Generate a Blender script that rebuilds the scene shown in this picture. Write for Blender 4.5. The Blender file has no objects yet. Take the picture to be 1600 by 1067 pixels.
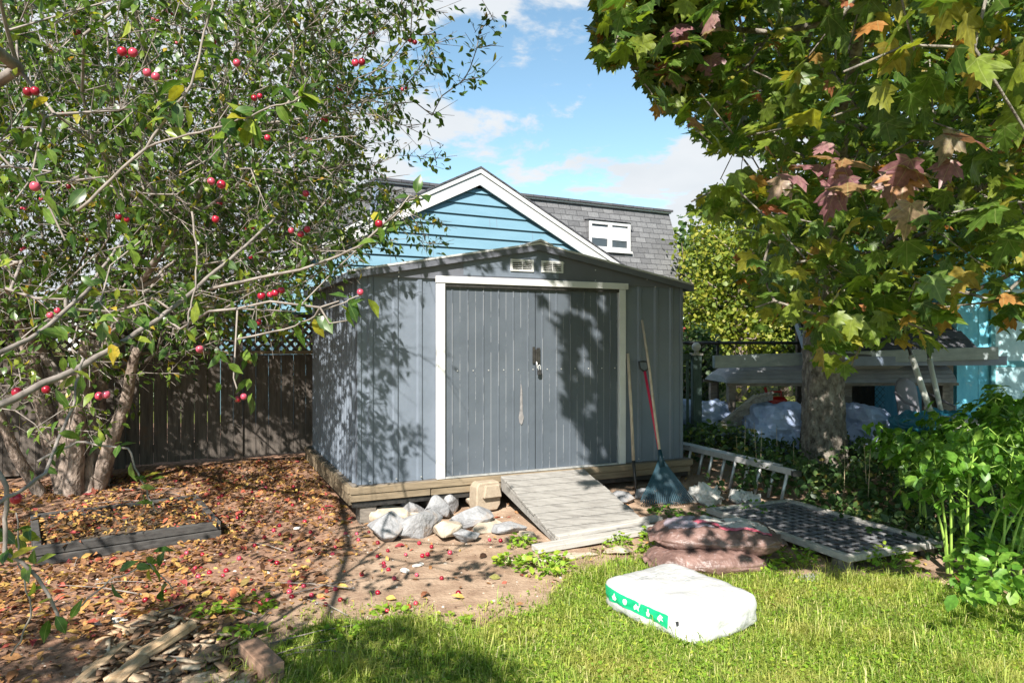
import bpy, bmesh, math, random
import numpy as np
from mathutils import Vector, Matrix, noise
random.seed(7); RNG = np.random.default_rng(11)
R = math.radians
S = bpy.context.scene
COL = S.collection
# ------------------------------------------------------------------ camera, sky, sun, exposure
CAMZ = 1.55; FPX = 1100.0
cam = bpy.data.cameras.new('camera'); cam.lens = FPX/1600*36; cam.sensor_width = 36
cam.clip_start = 0.05; cam.clip_end = 2000
co = bpy.data.objects.new('camera', cam); COL.objects.link(co)
co.location = (0, 0, CAMZ); co.rotation_euler = (R(90), 0, 0); S.camera = co
SUN_AZ, SUN_EL = R(-13), R(40)
SD = np.array([math.sin(SUN_AZ)*math.cos(SUN_EL), -math.cos(SUN_AZ)*math.cos(SUN_EL), math.sin(SUN_EL)])
W = bpy.data.worlds.new('World'); S.world = W; W.use_nodes = True
nt = W.node_tree; nt.nodes.clear()
def N(t, typ, **kw):
    n = t.nodes.new(typ)
    for k, v in kw.items():
        if k in n.inputs.keys(): n.inputs[k].default_value = v
        else: setattr(n, k, v)
    return n
wo = N(nt, 'ShaderNodeOutputWorld'); bg = N(nt, 'ShaderNodeBackground'); bg.inputs['Strength'].default_value = 0.055
sky = N(nt, 'ShaderNodeTexSky'); sky.sky_type = 'NISHITA'; sky.sun_disc = False
sky.sun_elevation = SUN_EL; sky.sun_rotation = math.atan2(SD[0], SD[1]); sky.air_density = 1.0; sky.dust_density = 0.25; sky.ozone_density = 1.5
tc = N(nt, 'ShaderNodeTexCoord'); sep = N(nt, 'ShaderNodeSeparateXYZ'); nt.links.new(tc.outputs['Generated'], sep.inputs[0])
add = N(nt, 'ShaderNodeMath', operation='ADD'); add.inputs[1].default_value = 0.16; nt.links.new(sep.outputs['Z'], add.inputs[0])
dx = N(nt, 'ShaderNodeMath', operation='DIVIDE'); dy = N(nt, 'ShaderNodeMath', operation='DIVIDE')
for d, o in ((dx, 'X'), (dy, 'Y')): nt.links.new(sep.outputs[o], d.inputs[0]); nt.links.new(add.outputs[0], d.inputs[1])
cmb = N(nt, 'ShaderNodeCombineXYZ'); nt.links.new(dx.outputs[0], cmb.inputs[0]); nt.links.new(dy.outputs[0], cmb.inputs[1])
cn = N(nt, 'ShaderNodeTexNoise'); cn.inputs['Scale'].default_value = 1.9; cn.inputs['Detail'].default_value = 9; cn.inputs['Roughness'].default_value = 0.60; cn.inputs['Distortion'].default_value = .25
mpp = N(nt, 'ShaderNodeMapping'); mpp.inputs['Location'].default_value = (1.2, 9.3, 0.4)
nt.links.new(cmb.outputs[0], mpp.inputs[0]); nt.links.new(mpp.outputs[0], cn.inputs['Vector'])
# more cloud low down (ramp on elevation added to the noise)
el = N(nt, 'ShaderNodeMapRange'); el.inputs['From Min'].default_value = 0.14; el.inputs['From Max'].default_value = 0.33
el.inputs['To Min'].default_value = 0.13; el.inputs['To Max'].default_value = -0.03
nt.links.new(sep.outputs['Z'], el.inputs['Value'])
lf = N(nt, 'ShaderNodeMapRange'); lf.inputs['From Min'].default_value = -0.05; lf.inputs['From Max'].default_value = -0.45
lf.inputs['To Min'].default_value = 0.0; lf.inputs['To Max'].default_value = 0.24
nt.links.new(sep.outputs['X'], lf.inputs['Value'])
a2 = N(nt, 'ShaderNodeMath', operation='ADD'); nt.links.new(cn.outputs['Fac'], a2.inputs[0]); nt.links.new(el.outputs[0], a2.inputs[1])
a3 = N(nt, 'ShaderNodeMath', operation='ADD'); nt.links.new(a2.outputs[0], a3.inputs[0]); nt.links.new(lf.outputs[0], a3.inputs[1])
cr = N(nt, 'ShaderNodeMapRange'); cr.inputs['From Min'].default_value = 0.52; cr.inputs['From Max'].default_value = 0.60; cr.interpolation_type = 'SMOOTHSTEP'
fr_ = N(nt, 'ShaderNodeMapRange'); fr_.inputs['From Min'].default_value = -0.1; fr_.inputs['From Max'].default_value = 0.35; fr_.inputs['To Min'].default_value = -.3; fr_.inputs['To Max'].default_value = 0
nt.links.new(sep.outputs['Y'], fr_.inputs['Value']); a4 = N(nt, 'ShaderNodeMath', operation='ADD'); nt.links.new(a3.outputs[0], a4.inputs[0]); nt.links.new(fr_.outputs[0], a4.inputs[1])
nt.links.new(a4.outputs[0], cr.inputs['Value'])
cn2 = N(nt, 'ShaderNodeTexNoise'); cn2.inputs['Scale'].default_value = 3.0; cn2.inputs['Detail'].default_value = 6
nt.links.new(mpp.outputs[0], cn2.inputs['Vector'])
ccol = N(nt, 'ShaderNodeMixRGB'); ccol.inputs[1].default_value = (5.2, 5.7, 6.2, 1); ccol.inputs[2].default_value = (7.2, 7.4, 7.6, 1)
nt.links.new(cn2.outputs['Fac'], ccol.inputs[0])
tint = N(nt, 'ShaderNodeMixRGB', blend_type='MULTIPLY'); tint.inputs[0].default_value = 1; tint.inputs[2].default_value = (1.5, 1.66, 1.5, 1)
nt.links.new(sky.outputs[0], tint.inputs[1])
cm = N(nt, 'ShaderNodeMixRGB'); nt.links.new(cr.outputs[0], cm.inputs[0]); nt.links.new(tint.outputs[0], cm.inputs[1]); nt.links.new(ccol.outputs[0], cm.inputs[2])
nt.links.new(cm.outputs[0], bg.inputs['Color']); nt.links.new(bg.outputs[0], wo.inputs[0])
sl = bpy.data.lights.new('sun', 'SUN'); sl.energy = 5.0; sl.angle = R(0.55); sl.color = (1, .95, .87)
so = bpy.data.objects.new('sun', sl); COL.objects.link(so); so.rotation_euler = Vector(SD).to_track_quat('Z', 'Y').to_euler()
so.location = (-3, -12, 12)
S.view_settings.view_transform = 'Standard'; S.view_settings.look = 'None'; S.view_settings.gamma = 1
S.view_settings.exposure = 1.3; S.view_settings.use_curve_mapping = False
S.cycles.max_bounces = 8; S.cycles.transparent_max_bounces = 8

# ------------------------------------------------------------------ measuring helpers
def gz(x, y):                       # terrain height
    t = min(max((y-5.3)/3.2, 0), 1); t = t*t*(3-2*t)
    h = 0.2*t
    if y > 12: h += 0.0
    return h
def P(px, py, Y): return Vector(((px-800)/FPX*Y, Y, CAMZ-(py-533)/FPX*Y))
def G(px, py, h=0.0):               # point on the terrain (plus h) seen at a pixel
    Y = (CAMZ-h)*FPX/(py-533)
    for _ in range(12): Y = (CAMZ-h-gz(0, Y))*FPX/(py-533)
    x = (px-800)/FPX*Y
    return Vector((x, Y, gz(x, Y)+h))
def inpoly(x, y, poly):
    c = False; n = len(poly); j = n-1
    for i in range(n):
        xi, yi = poly[i]; xj, yj = poly[j]
        if (yi > y) != (yj > y) and x < (xj-xi)*(y-yi)/(yj-yi)+xi: c = not c
        j = i
    return c
# ------------------------------------------------------------------ object helpers
def tag(o, label=None, cat=None, group=None, kind=None):
    if label: o['label'] = label
    if cat: o['category'] = cat
    if group: o['group'] = group
    if kind: o['kind'] = kind
    return o
def thing(name, label, cat, loc=(0, 0, 0), rz=0, group=None):
    o = bpy.data.objects.new(name, None); COL.objects.link(o)
    o.location = loc; o.rotation_euler = (0, 0, rz); o.empty_display_size = .1
    return tag(o, label, cat, group)
def link(name, me, mat, parent=None, smooth=False):
    if mat: me.materials.append(mat)
    o = bpy.data.objects.new(name, me); COL.objects.link(o)
    if parent: o.parent = parent
    if smooth: me.polygons.foreach_set('use_smooth', [True]*len(me.polygons))
    return o
def np_mesh(name, V, F, mat, parent=None, smooth=False, col=None):
    me = bpy.data.meshes.new(name); V = np.asarray(V, dtype=np.float32); F = np.asarray(F, dtype=np.int32)
    k = F.shape[1]
    me.vertices.add(len(V)); me.vertices.foreach_set('co', V.ravel())
    me.loops.add(F.size); me.loops.foreach_set('vertex_index', F.ravel())
    me.polygons.add(len(F)); me.polygons.foreach_set('loop_start', np.arange(0, F.size, k, dtype=np.int32))
    me.update(calc_edges=True)
    if col is not None:
        a = me.color_attributes.new('tone', 'FLOAT_COLOR', 'POINT'); a.data.foreach_set('color', np.asarray(col, np.float32).ravel())
    return link(name, me, mat, parent, smooth)
class MB:
    def __init__(s): s.v = []; s.f = []
    def raw(s, v, f):
        n = len(s.v); s.v += [tuple(p) for p in v]; s.f += [tuple(i+n for i in q) for q in f]; return s
    def box(s, a, b, M=None):
        x0, y0, z0 = a; x1, y1, z1 = b
        v = [Vector(p) for p in ((x0,y0,z0),(x1,y0,z0),(x1,y1,z0),(x0,y1,z0),(x0,y0,z1),(x1,y0,z1),(x1,y1,z1),(x0,y1,z1))]
        if M: v = [M@p for p in v]
        return s.raw(v, [(0,3,2,1),(4,5,6,7),(0,1,5,4),(1,2,6,5),(2,3,7,6),(3,0,4,7)])
    def beam(s, p, q, w, h, up=(0, 0, 1)):      # rectangular bar from p to q
        p = Vector(p); q = Vector(q); d = (q-p); L = d.length; d.normalize()
        u = Vector(up); x = d.cross(u).normalized(); z = x.cross(d).normalized()
        M = Matrix((x, d, z)).transposed().to_4x4(); M.translation = p
        return s.box((-w/2, 0, -h/2), (w/2, L, h/2), M)
    def tube(s, pts, rad, n=8, cap=True):
        pts = [Vector(p) for p in pts]
        if not hasattr(rad, '__len__'): rad = [rad]*len(pts)
        rings = []; b = len(s.v); ref = None
        for i, p in enumerate(pts):
            d = (pts[min(i+1, len(pts)-1)]-pts[max(i-1, 0)]).normalized()
            if ref is None:
                ref = d.orthogonal().normalized()
            ref = (ref-d*ref.dot(d)).normalized(); o = d.cross(ref)
            for k in range(n):
                a = 2*math.pi*k/n; s.v.append(tuple(p+(ref*math.cos(a)+o*math.sin(a))*rad[i]))
        for i in range(len(pts)-1):
            for k in range(n):
                s.f.append((b+i*n+k, b+i*n+(k+1) % n, b+(i+1)*n+(k+1) % n, b+(i+1)*n+k))
        if cap: s.f.append(tuple(b+k for k in range(n))[::-1]); s.f.append(tuple(b+(len(pts)-1)*n+k for k in range(n)))
        return s
    def prism(s, poly, y0, y1, ax='y'):          # poly in (x,z) extruded along y
        n = len(poly)
        v = [(x, y0, z) for x, z in poly]+[(x, y1, z) for x, z in poly]
        f = [tuple(range(n)), tuple(range(2*n-1, n-1, -1))]+[(i, i+n, (i+1) % n+n, (i+1) % n) for i in range(n)]
        return s.raw(v, f)
    def build(s, name, mat, parent=None, bevel=0, smooth=False):
        me = bpy.data.meshes.new(name); me.from_pydata(s.v, [], s.f); me.update()
        bm = bmesh.new(); bm.from_mesh(me); bmesh.ops.recalc_face_normals(bm, faces=bm.faces)
        if bevel: bmesh.ops.bevel(bm, geom=list(bm.edges), offset=bevel, segments=1, affect='EDGES', clamp_overlap=True)
        bm.to_mesh(me); bm.free()
        return link(name, me, mat, parent, smooth)
# ------------------------------------------------------------------ materials
def newmat(name):
    m = bpy.data.materials.new(name); m.use_nodes = True; t = m.node_tree
    return m, t, t.nodes['Principled BSDF']
def L(t, a, b): t.links.new(a, b)
def ramp(t, stops, interp='LINEAR'):
    n = t.nodes.new('ShaderNodeValToRGB'); n.color_ramp.interpolation = interp; e = n.color_ramp.elements
    while len(e) < len(stops): e.new(.5)
    for i, (p, c) in enumerate(stops): e[i].position = p; e[i].color = (*c, 1)
    return n
def coords(t, scale=(1, 1, 1), src='Object'):
    c = N(t, 'ShaderNodeTexCoord'); m = N(t, 'ShaderNodeMapping'); m.inputs['Scale'].default_value = scale
    L(t, c.outputs[src], m.inputs[0]); return m.outputs[0]
def noisy(name, c1, c2, scale=8, stretch=(1, 1, 1), rough=.7, metal=0, bump=.3, bscale=None, dirt=None, spec=.5, c3=None, detail=6, dist=.004):
    m, t, b = newmat(name); v = coords(t, stretch)
    n = N(t, 'ShaderNodeTexNoise'); n.inputs['Scale'].default_value = scale; n.inputs['Detail'].default_value = detail; n.inputs['Roughness'].default_value = .62; L(t, v, n.inputs['Vector'])
    st = [(.3, c1), (.68, c2)] if c3 is None else [(.28, c1), (.5, c2), (.72, c3)]
    r = ramp(t, st); L(t, n.outputs['Fac'], r.inputs[0]); out = r.outputs[0]
    if dirt:
        n2 = N(t, 'ShaderNodeTexNoise'); n2.inputs['Scale'].default_value = dirt[1]; n2.inputs['Detail'].default_value = 8; n2.inputs['Roughness'].default_value = .7; L(t, coords(t), n2.inputs['Vector'])
        r2 = N(t, 'ShaderNodeMapRange'); r2.inputs['From Min'].default_value = dirt[2]; r2.inputs['From Max'].default_value = dirt[2]+.15; L(t, n2.outputs['Fac'], r2.inputs['Value'])
        mx = N(t, 'ShaderNodeMixRGB'); L(t, r2.outputs[0], mx.inputs[0]); L(t, out, mx.inputs[1]); mx.inputs[2].default_value = (*dirt[0], 1); out = mx.outputs[0]
    L(t, out, b.inputs['Base Color']); b.inputs['Roughness'].default_value = rough; b.inputs['Metallic'].default_value = metal
    b.inputs['Specular IOR Level'].default_value = spec
    if bump:
        n3 = N(t, 'ShaderNodeTexNoise'); n3.inputs['Scale'].default_value = bscale or scale*2; n3.inputs['Detail'].default_value = 8; L(t, v, n3.inputs['Vector'])
        bp = N(t, 'ShaderNodeBump'); bp.inputs['Strength'].default_value = bump; bp.inputs['Distance'].default_value = dist; L(t, n3.outputs['Fac'], bp.inputs['Height']); L(t, bp.outputs[0], b.inputs['Normal'])
    return m
def leafmat(name, stops, trans=.35, rough=.5, tcol=1.3, spec=.4, vein=0, patch=None):
    m, t, b = newmat(name); g = N(t, 'ShaderNodeNewGeometry'); r = ramp(t, stops); L(t, g.outputs['Random Per Island'], r.inputs[0])
    n = N(t, 'ShaderNodeTexNoise'); n.inputs['Scale'].default_value = 60; n.inputs['Detail'].default_value = 3; L(t, coords(t), n.inputs['Vector'])
    mr = N(t, 'ShaderNodeMapRange'); mr.inputs['To Min'].default_value = .7; mr.inputs['To Max'].default_value = 1.3; mr.inputs['From Min'].default_value = .3; mr.inputs['From Max'].default_value = .7; L(t, n.outputs['Fac'], mr.inputs['Value'])
    vm = N(t, 'ShaderNodeVectorMath', operation='SCALE'); L(t, r.outputs[0], vm.inputs[0]); L(t, mr.outputs[0], vm.inputs['Scale'])
    if patch:       # dry straw coloured areas of the lawn
        pn_ = N(t, 'ShaderNodeTexNoise'); pn_.inputs['Scale'].default_value = 1.7; pn_.inputs['Detail'].default_value = 5; L(t, coords(t), pn_.inputs['Vector'])
        pr_ = N(t, 'ShaderNodeMapRange'); pr_.inputs['From Min'].default_value = .50; pr_.inputs['From Max'].default_value = .68; pr_.inputs['To Max'].default_value = .75; L(t, pn_.outputs['Fac'], pr_.inputs['Value'])
        pm_ = N(t, 'ShaderNodeMixRGB'); L(t, pr_.outputs[0], pm_.inputs[0]); L(t, vm.outputs[0], pm_.inputs[1]); pm_.inputs[2].default_value = (*patch, 1); vm = pm_
    if vein:        # pale veins fanning from the leaf base (vein=5) or a midrib (vein=1)
        at_ = N(t, 'ShaderNodeVertexColor'); at_.layer_name = 'tone'; se = N(t, 'ShaderNodeSeparateColor'); L(t, at_.outputs[0], se.inputs[0])
        def mth(op, a, b2=None):
            m2 = N(t, 'ShaderNodeMath', operation=op)
            for k_, q in enumerate((a, b2)):
                if q is None: continue
                if isinstance(q, (int, float)): m2.inputs[k_].default_value = q
                else: L(t, q, m2.inputs[k_])
            return m2.outputs[0]
        xx_ = mth('SUBTRACT', se.outputs[0], .7); yy_ = mth('SUBTRACT', se.outputs[1], .2)
        if vein == 1: dist_ = mth('ABSOLUTE', xx_)
        else:
            an = mth('ARCTAN2', xx_, yy_); pp_ = mth('PINGPONG', mth('ABSOLUTE', an), .42); rad_ = mth('SQRT', mth('ADD', mth('MULTIPLY', xx_, xx_), mth('MULTIPLY', yy_, yy_))); dist_ = mth('MULTIPLY', pp_, rad_)
        ln = mth('LESS_THAN', dist_, .010); mv = N(t, 'ShaderNodeMixRGB'); L(t, mth('MULTIPLY', ln, .28), mv.inputs[0]); L(t, vm.outputs[0], mv.inputs[1]); mv.inputs[2].default_value = (.36, .38, .16, 1); vm = mv; 
    L(t, vm.outputs[0], b.inputs['Base Color']); b.inputs['Roughness'].default_value = rough; b.inputs['Specular IOR Level'].default_value = spec
    tr = N(t, 'ShaderNodeBsdfTranslucent'); v2 = N(t, 'ShaderNodeVectorMath', operation='MULTIPLY'); v2.inputs[1].default_value = (tcol*1.15, tcol*1.2, tcol*.5); L(t, vm.outputs[0], v2.inputs[0]); L(t, v2.outputs[0], tr.inputs[0])
    mx = N(t, 'ShaderNodeMixShader'); mx.inputs[0].default_value = trans; L(t, b.outputs[0], mx.inputs[1]); L(t, tr.outputs[0], mx.inputs[2])
    L(t, mx.outputs[0], t.nodes['Material Output'].inputs[0]); return m

M = {}
M['white'] = noisy('white painted trim', (.50,.50,.495), (.58,.58,.57), 6, rough=.5, bump=.08, dirt=((.42,.40,.36), 14, .62))
M['paint'] = noisy('grey shed paint', (.115,.138,.172), (.14,.165,.205), 3, rough=.5, bump=.55, bscale=2.4, dist=.03, dirt=((.24,.25,.27), 40, .70))
M['paint_dark'] = noisy('darker grey gable paint', (.095,.10,.12), (.12,.125,.15), 3, rough=.5, bump=.05, dirt=((.2,.2,.21), 50, .72))
M['roof_metal'] = noisy('weathered roof sheet', (.38,.38,.375), (.48,.48,.47), 5, rough=.55, bump=.1, dirt=((.25,.24,.21), 9, .6))
M['dark_void'] = noisy('vent interior shade', (.03,.03,.03), (.05,.05,.05), 5, bump=0)
M['lumber'] = noisy('pale treated lumber', (.13,.098,.062), (.24,.185,.12), 5, (1, 1, 9), rough=.8, bump=.4, dirt=((.2,.14,.08), 12, .58))
M['wood_grey'] = noisy('weathered grey wood', (.125,.115,.105), (.235,.222,.205), 4, (1.2, 9, 9), rough=.85, bump=.5, dirt=((.17,.15,.13), 9, .62), c3=(.30,.285,.265))
M['wood_dark'] = noisy('old grey brown board', (.10,.085,.07), (.22,.19,.16), 5, (2, 9, 9), rough=.85, bump=.5)
M['fence'] = noisy('brown weathered fence board', (.045,.036,.030), (.115,.095,.08), 4, (7, 7, .8), rough=.85, bump=.5, dirt=((.11,.065,.04), 3, .58))
M['bark'] = noisy('flaky brown bark', (.085,.06,.048), (.24,.185,.15), 16, (1, 1, .45), rough=.95, bump=1.0, dist=.03, c3=(.36,.29,.25), dirt=((.04,.03,.025), 20, .54))
M['bark_maple'] = noisy('lichen mottled maple bark', (.06,.05,.042), (.19,.165,.135), 18, (1, 1, .5), rough=.95, bump=1.0, dist=.03, c3=(.34,.32,.27), dirt=((.03,.026,.02), 16, .54))
M['twig'] = noisy('pale grey twig bark', (.11,.09,.078), (.29,.25,.22), 14, rough=.8, bump=.4)
M['dark_metal'] = noisy('dark metal', (.03,.03,.03), (.08,.075,.07), 30, rough=.45, metal=.6, bump=.1)
M['steel'] = noisy('dull aluminium', (.42,.42,.42), (.60,.60,.60), 12, (1, 1, 1), rough=.45, metal=.55, bump=.1, dirt=((.2,.19,.17), 10, .58))
M['concrete'] = noisy('tan concrete', (.25,.195,.14), (.36,.295,.22), 16, rough=.95, bump=.7, dirt=((.24,.16,.1), 8, .6), bscale=70)
M['stone'] = noisy('pale grey stone', (.16,.16,.165), (.33,.33,.34), 12, rough=.95, bump=1.0, dirt=((.20,.145,.10), 6, .53), bscale=34, dist=.012)
M['stone_tan'] = noisy('tan stone', (.30,.24,.18), (.50,.43,.34), 9, rough=.9, bump=.8, bscale=26, dist=.01)
M['handle'] = noisy('sun bleached tool handle', (.34,.26,.19), (.56,.46,.36), 8, (8, 8, 1), rough=.7, bump=.2)
M['red'] = noisy('red tool handle', (.52,.015,.05), (.64,.03,.09), 6, rough=.35, bump=0)
M['black'] = noisy('black plastic', (.015,.015,.016), (.03,.03,.032), 10, rough=.4, bump=.1)
M['teal'] = noisy('teal rake plastic', (.004,.028,.045), (.010,.05,.07), 6, rough=.35, bump=.05)
M['litter_bag'] = noisy('crumpled pale sack', (.42,.39,.35), (.68,.65,.61), 10, rough=.75, bump=.7, bscale=14, dist=.02, dirt=((.2,.17,.13), 9, .6))
M['soil'] = noisy('dark garden soil', (.05,.035,.022), (.13,.09,.06), 12, rough=.95, bump=.8, dist=.02)
M['log'] = noisy('split firewood', (.30,.19,.10), (.55,.40,.25), 6, (6, 1, 6), rough=.85, bump=.6, dist=.01, dirt=((.15,.09,.05), 7, .6))
M['rotwood'] = noisy('rotting bark', (.12,.075,.045), (.36,.25,.16), 10, (4, 1, 4), rough=.9, bump=.8, dist=.01)
M['tarp_blue'] = noisy('faded blue tarp', (.25,.33,.52), (.42,.50,.68), 4, rough=.55, bump=.7, bscale=6, dist=.04)
M['tarp_teal'] = noisy('teal tarp', (.01,.12,.19), (.02,.18,.26), 4, rough=.5, bump=.7, bscale=8, dist=.03)
M['blue_wall'] = noisy('peeling sky blue paint', (.10,.42,.60), (.20,.58,.74), 9, (1, 1, .6), rough=.8, bump=.4, dirt=((.50,.62,.66), 7, .56))
M['siding'] = noisy('blue painted siding', (.125,.24,.31), (.155,.28,.355), 1.2, (1, 1, 4), rough=.6, bump=.1, dirt=((.38,.50,.56), 15, .73))
M['grey_blue'] = noisy('blue grey trim', (.12,.15,.21), (.17,.21,.28), 5, rough=.5, bump=.1)
M['green_post'] = noisy('weathered green post', (.025,.045,.042), (.07,.11,.10), 6, (5, 5, 1), rough=.8, bump=.5)
M['red_can'] = noisy('red plastic', (.42,.01,.01), (.55,.03,.02), 6, rough=.4, bump=.2)
M['grey_plastic'] = noisy('grey plastic', (.15,.14,.16), (.2,.19,.21), 5, rough=.5, bump=.1)
M['lawn_far'] = None
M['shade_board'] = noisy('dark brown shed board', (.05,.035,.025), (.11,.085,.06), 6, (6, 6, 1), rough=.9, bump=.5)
def shingle(name, c1, c2, c3, w=.3, h=.125):
    m, t, b = newmat(name); c = N(t, 'ShaderNodeTexCoord'); s = N(t, 'ShaderNodeSeparateXYZ'); L(t, c.outputs['Object'], s.inputs[0])
    k = N(t, 'ShaderNodeCombineXYZ'); a = N(t, 'ShaderNodeMath', operation='ADD'); L(t, s.outputs['X'], a.inputs[0]); L(t, s.outputs['Y'], a.inputs[1]); L(t, a.outputs[0], k.inputs[0]); L(t, s.outputs['Z'], k.inputs[1])
    br = N(t, 'ShaderNodeTexBrick'); br.offset = .5; br.inputs['Scale'].default_value = 1; br.inputs['Brick Width'].default_value = w; br.inputs['Row Height'].default_value = h
    br.inputs['Mortar Size'].default_value = .007; br.inputs['Mortar Smooth'].default_value = .4; br.inputs['Color1'].default_value = (*c1, 1); br.inputs['Color2'].default_value = (*c2, 1); br.inputs['Mortar'].default_value = (*c3, 1)
    L(t, k.outputs[0], br.inputs['Vector'])
    n = N(t, 'ShaderNodeTexNoise'); n.inputs['Scale'].default_value = 30; n.inputs['Detail'].default_value = 6; L(t, c.outputs['Object'], n.inputs['Vector'])
    mx = N(t, 'ShaderNodeMixRGB', blend_type='OVERLAY'); mx.inputs[0].default_value = .5; L(t, br.outputs['Color'], mx.inputs[1]); L(t, n.outputs['Fac'], mx.inputs[2]); L(t, mx.outputs[0], b.inputs['Base Color'])
    b.inputs['Roughness'].default_value = .95; bp = N(t, 'ShaderNodeBump'); bp.inputs['Strength'].default_value = .8; bp.inputs['Distance'].default_value = .012; bp.invert = True; L(t, br.outputs['Fac'], bp.inputs['Height']); L(t, bp.outputs[0], b.inputs['Normal'])
    return m
M['shingle'] = shingle('grey asphalt shingles', (.10,.10,.105), (.17,.17,.175), (.05,.05,.055))
M['shingle_dark'] = shingle('dark asphalt shingles', (.05,.05,.06), (.085,.085,.095), (.02,.02,.02))
def doormat():
    m, t, b = newmat('grey door paint with scraped ribs'); c = N(t, 'ShaderNodeTexCoord'); s = N(t, 'ShaderNodeSeparateXYZ'); L(t, c.outputs['Object'], s.inputs[0])
    n = N(t, 'ShaderNodeTexNoise'); n.inputs['Scale'].default_value = 3; n.inputs['Detail'].default_value = 6; L(t, c.outputs['Object'], n.inputs['Vector'])
    r = ramp(t, [(.3, (.062,.075,.092)), (.7, (.08,.095,.115))]); L(t, n.outputs['Fac'], r.inputs[0])
    # scraped lines: only on the thin ribs every 0.0745 m, broken along z by noise
    fr = N(t, 'ShaderNodeMath', operation='PINGPONG'); fr.inputs[1].default_value = .0745/2; ad = N(t, 'ShaderNodeMath', operation='ADD'); ad.inputs[1].default_value = -.687; L(t, s.outputs['X'], ad.inputs[0]); L(t, ad.outputs[0], fr.inputs[0])
    lt = N(t, 'ShaderNodeMath', operation='LESS_THAN'); lt.inputs[1].default_value = .0016; L(t, fr.outputs[0], lt.inputs[0])
    mp = N(t, 'ShaderNodeMapping'); mp.inputs['Scale'].default_value = (13.4, 0.01, 1.6); L(t, c.outputs['Object'], mp.inputs[0])
    n2 = N(t, 'ShaderNodeTexNoise'); n2.inputs['Scale'].default_value = 1.0; n2.inputs['Detail'].default_value = 9; n2.inputs['Roughness'].default_value = .75; L(t, mp.outputs[0], n2.inputs['Vector'])
    g2 = N(t, 'ShaderNodeMath', operation='GREATER_THAN'); g2.inputs[1].default_value = .50; L(t, n2.outputs['Fac'], g2.inputs[0])
    ml = N(t, 'ShaderNodeMath', operation='MULTIPLY'); L(t, lt.outputs[0], ml.inputs[0]); L(t, g2.outputs[0], ml.inputs[1])
    # small random scratches
    mp3 = N(t, 'ShaderNodeMapping'); mp3.inputs['Scale'].default_value = (260, .01, 3.2); L(t, c.outputs['Object'], mp3.inputs[0])
    n3 = N(t, 'ShaderNodeTexNoise'); n3.inputs['Scale'].default_value = 1; n3.inputs['Detail'].default_value = 3; L(t, mp3.outputs[0], n3.inputs['Vector'])
    g3 = N(t, 'ShaderNodeMath', operation='GREATER_THAN'); g3.inputs[1].default_value = .83; L(t, n3.outputs['Fac'], g3.inputs[0])
    mxm = N(t, 'ShaderNodeMath', operation='MAXIMUM'); L(t, ml.outputs[0], mxm.inputs[0]); L(t, g3.outputs[0], mxm.inputs[1])
    mx = N(t, 'ShaderNodeMixRGB'); L(t, mxm.outputs[0], mx.inputs[0]); L(t, r.outputs[0], mx.inputs[1]); mx.inputs[2].default_value = (.27,.28,.30,1)
    L(t, mx.outputs[0], b.inputs['Base Color']); b.inputs['Roughness'].default_value = .55
    nb_ = N(t, 'ShaderNodeTexNoise'); nb_.inputs['Scale'].default_value = 2.6; nb_.inputs['Detail'].default_value = 4; L(t, c.outputs['Object'], nb_.inputs['Vector']); bp = N(t, 'ShaderNodeBump'); bp.inputs['Strength'].default_value = .5; bp.inputs['Distance'].default_value = .03; L(t, nb_.outputs['Fac'], bp.inputs['Height']); L(t, bp.outputs[0], b.inputs['Normal']); return m
M['door'] = doormat()
M['scrape'] = noisy('bare scraped patch', (.13,.125,.125), (.24,.225,.225), 30, rough=.7, bump=.1)
GLASS, t_, b_ = newmat('window glass'); b_.inputs['Base Color'].default_value = (.05,.06,.07,1); b_.inputs['Roughness'].default_value = .08; M['glass'] = GLASS
M['blind'] = noisy('white blind', (.6,.62,.66), (.7,.72,.75), 5, bump=0)

M['apple_leaf'] = leafmat('apple leaves', [(0, (.03,.07,.014)), (.45, (.06,.12,.018)), (.86, (.13,.20,.03)), (.95, (.22,.26,.03)), (.985, (.38,.30,.03)), (1, (.40,.20,.03))], .38, .34, vein=1)
M['maple_leaf'] = leafmat('maple leaves', [(0, (.04,.085,.018)), (.45, (.085,.145,.02)), (.86, (.17,.21,.025)), (.95, (.24,.21,.03)), (.985, (.30,.13,.04)), (1, (.26,.08,.06))], .42, .42, vein=5)
M['maple_red'] = leafmat('purple red maple leaves', [(0, (.17,.07,.08)), (.5, (.24,.12,.13)), (.8, (.20,.15,.08)), (1, (.26,.12,.05))], .3, .42, vein=5)
M['bg_leaf'] = leafmat('yellow green background leaves', [(0, (.09,.14,.02)), (.5, (.19,.24,.03)), (1, (.34,.32,.05))], .4, .5)
M['bg_leaf_dark'] = leafmat('dark green background leaves', [(0, (.03,.06,.02)), (.6, (.06,.11,.03)), (1, (.12,.17,.04))], .35, .5)
M['bg_leaf_red'] = leafmat('red background leaves', [(0, (.20,.03,.04)), (.6, (.35,.05,.06)), (1, (.42,.14,.10))], .35, .5)
M['weed'] = leafmat('bright weed leaves', [(0, (.13,.25,.02)), (.6, (.23,.36,.035)), (1, (.38,.40,.06))], .4, .45)
M['cover'] = leafmat('dark ground cover leaves', [(0, (.03,.065,.02)), (.6, (.055,.11,.03)), (.92, (.10,.16,.04)), (1, (.26,.2,.05))], .3, .45)
M['shrub'] = leafmat('broad bright green leaves', [(0, (.06,.16,.02)), (.6, (.12,.25,.03)), (1, (.20,.33,.05))], .4, .38)
M['stem'] = noisy('lime green stem', (.20,.34,.05), (.32,.46,.09), 9, rough=.5, bump=.05)
M['dry'] = noisy('dry straw stalk', (.30,.24,.14), (.46,.38,.25), 9, rough=.8, bump=.1)
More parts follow.
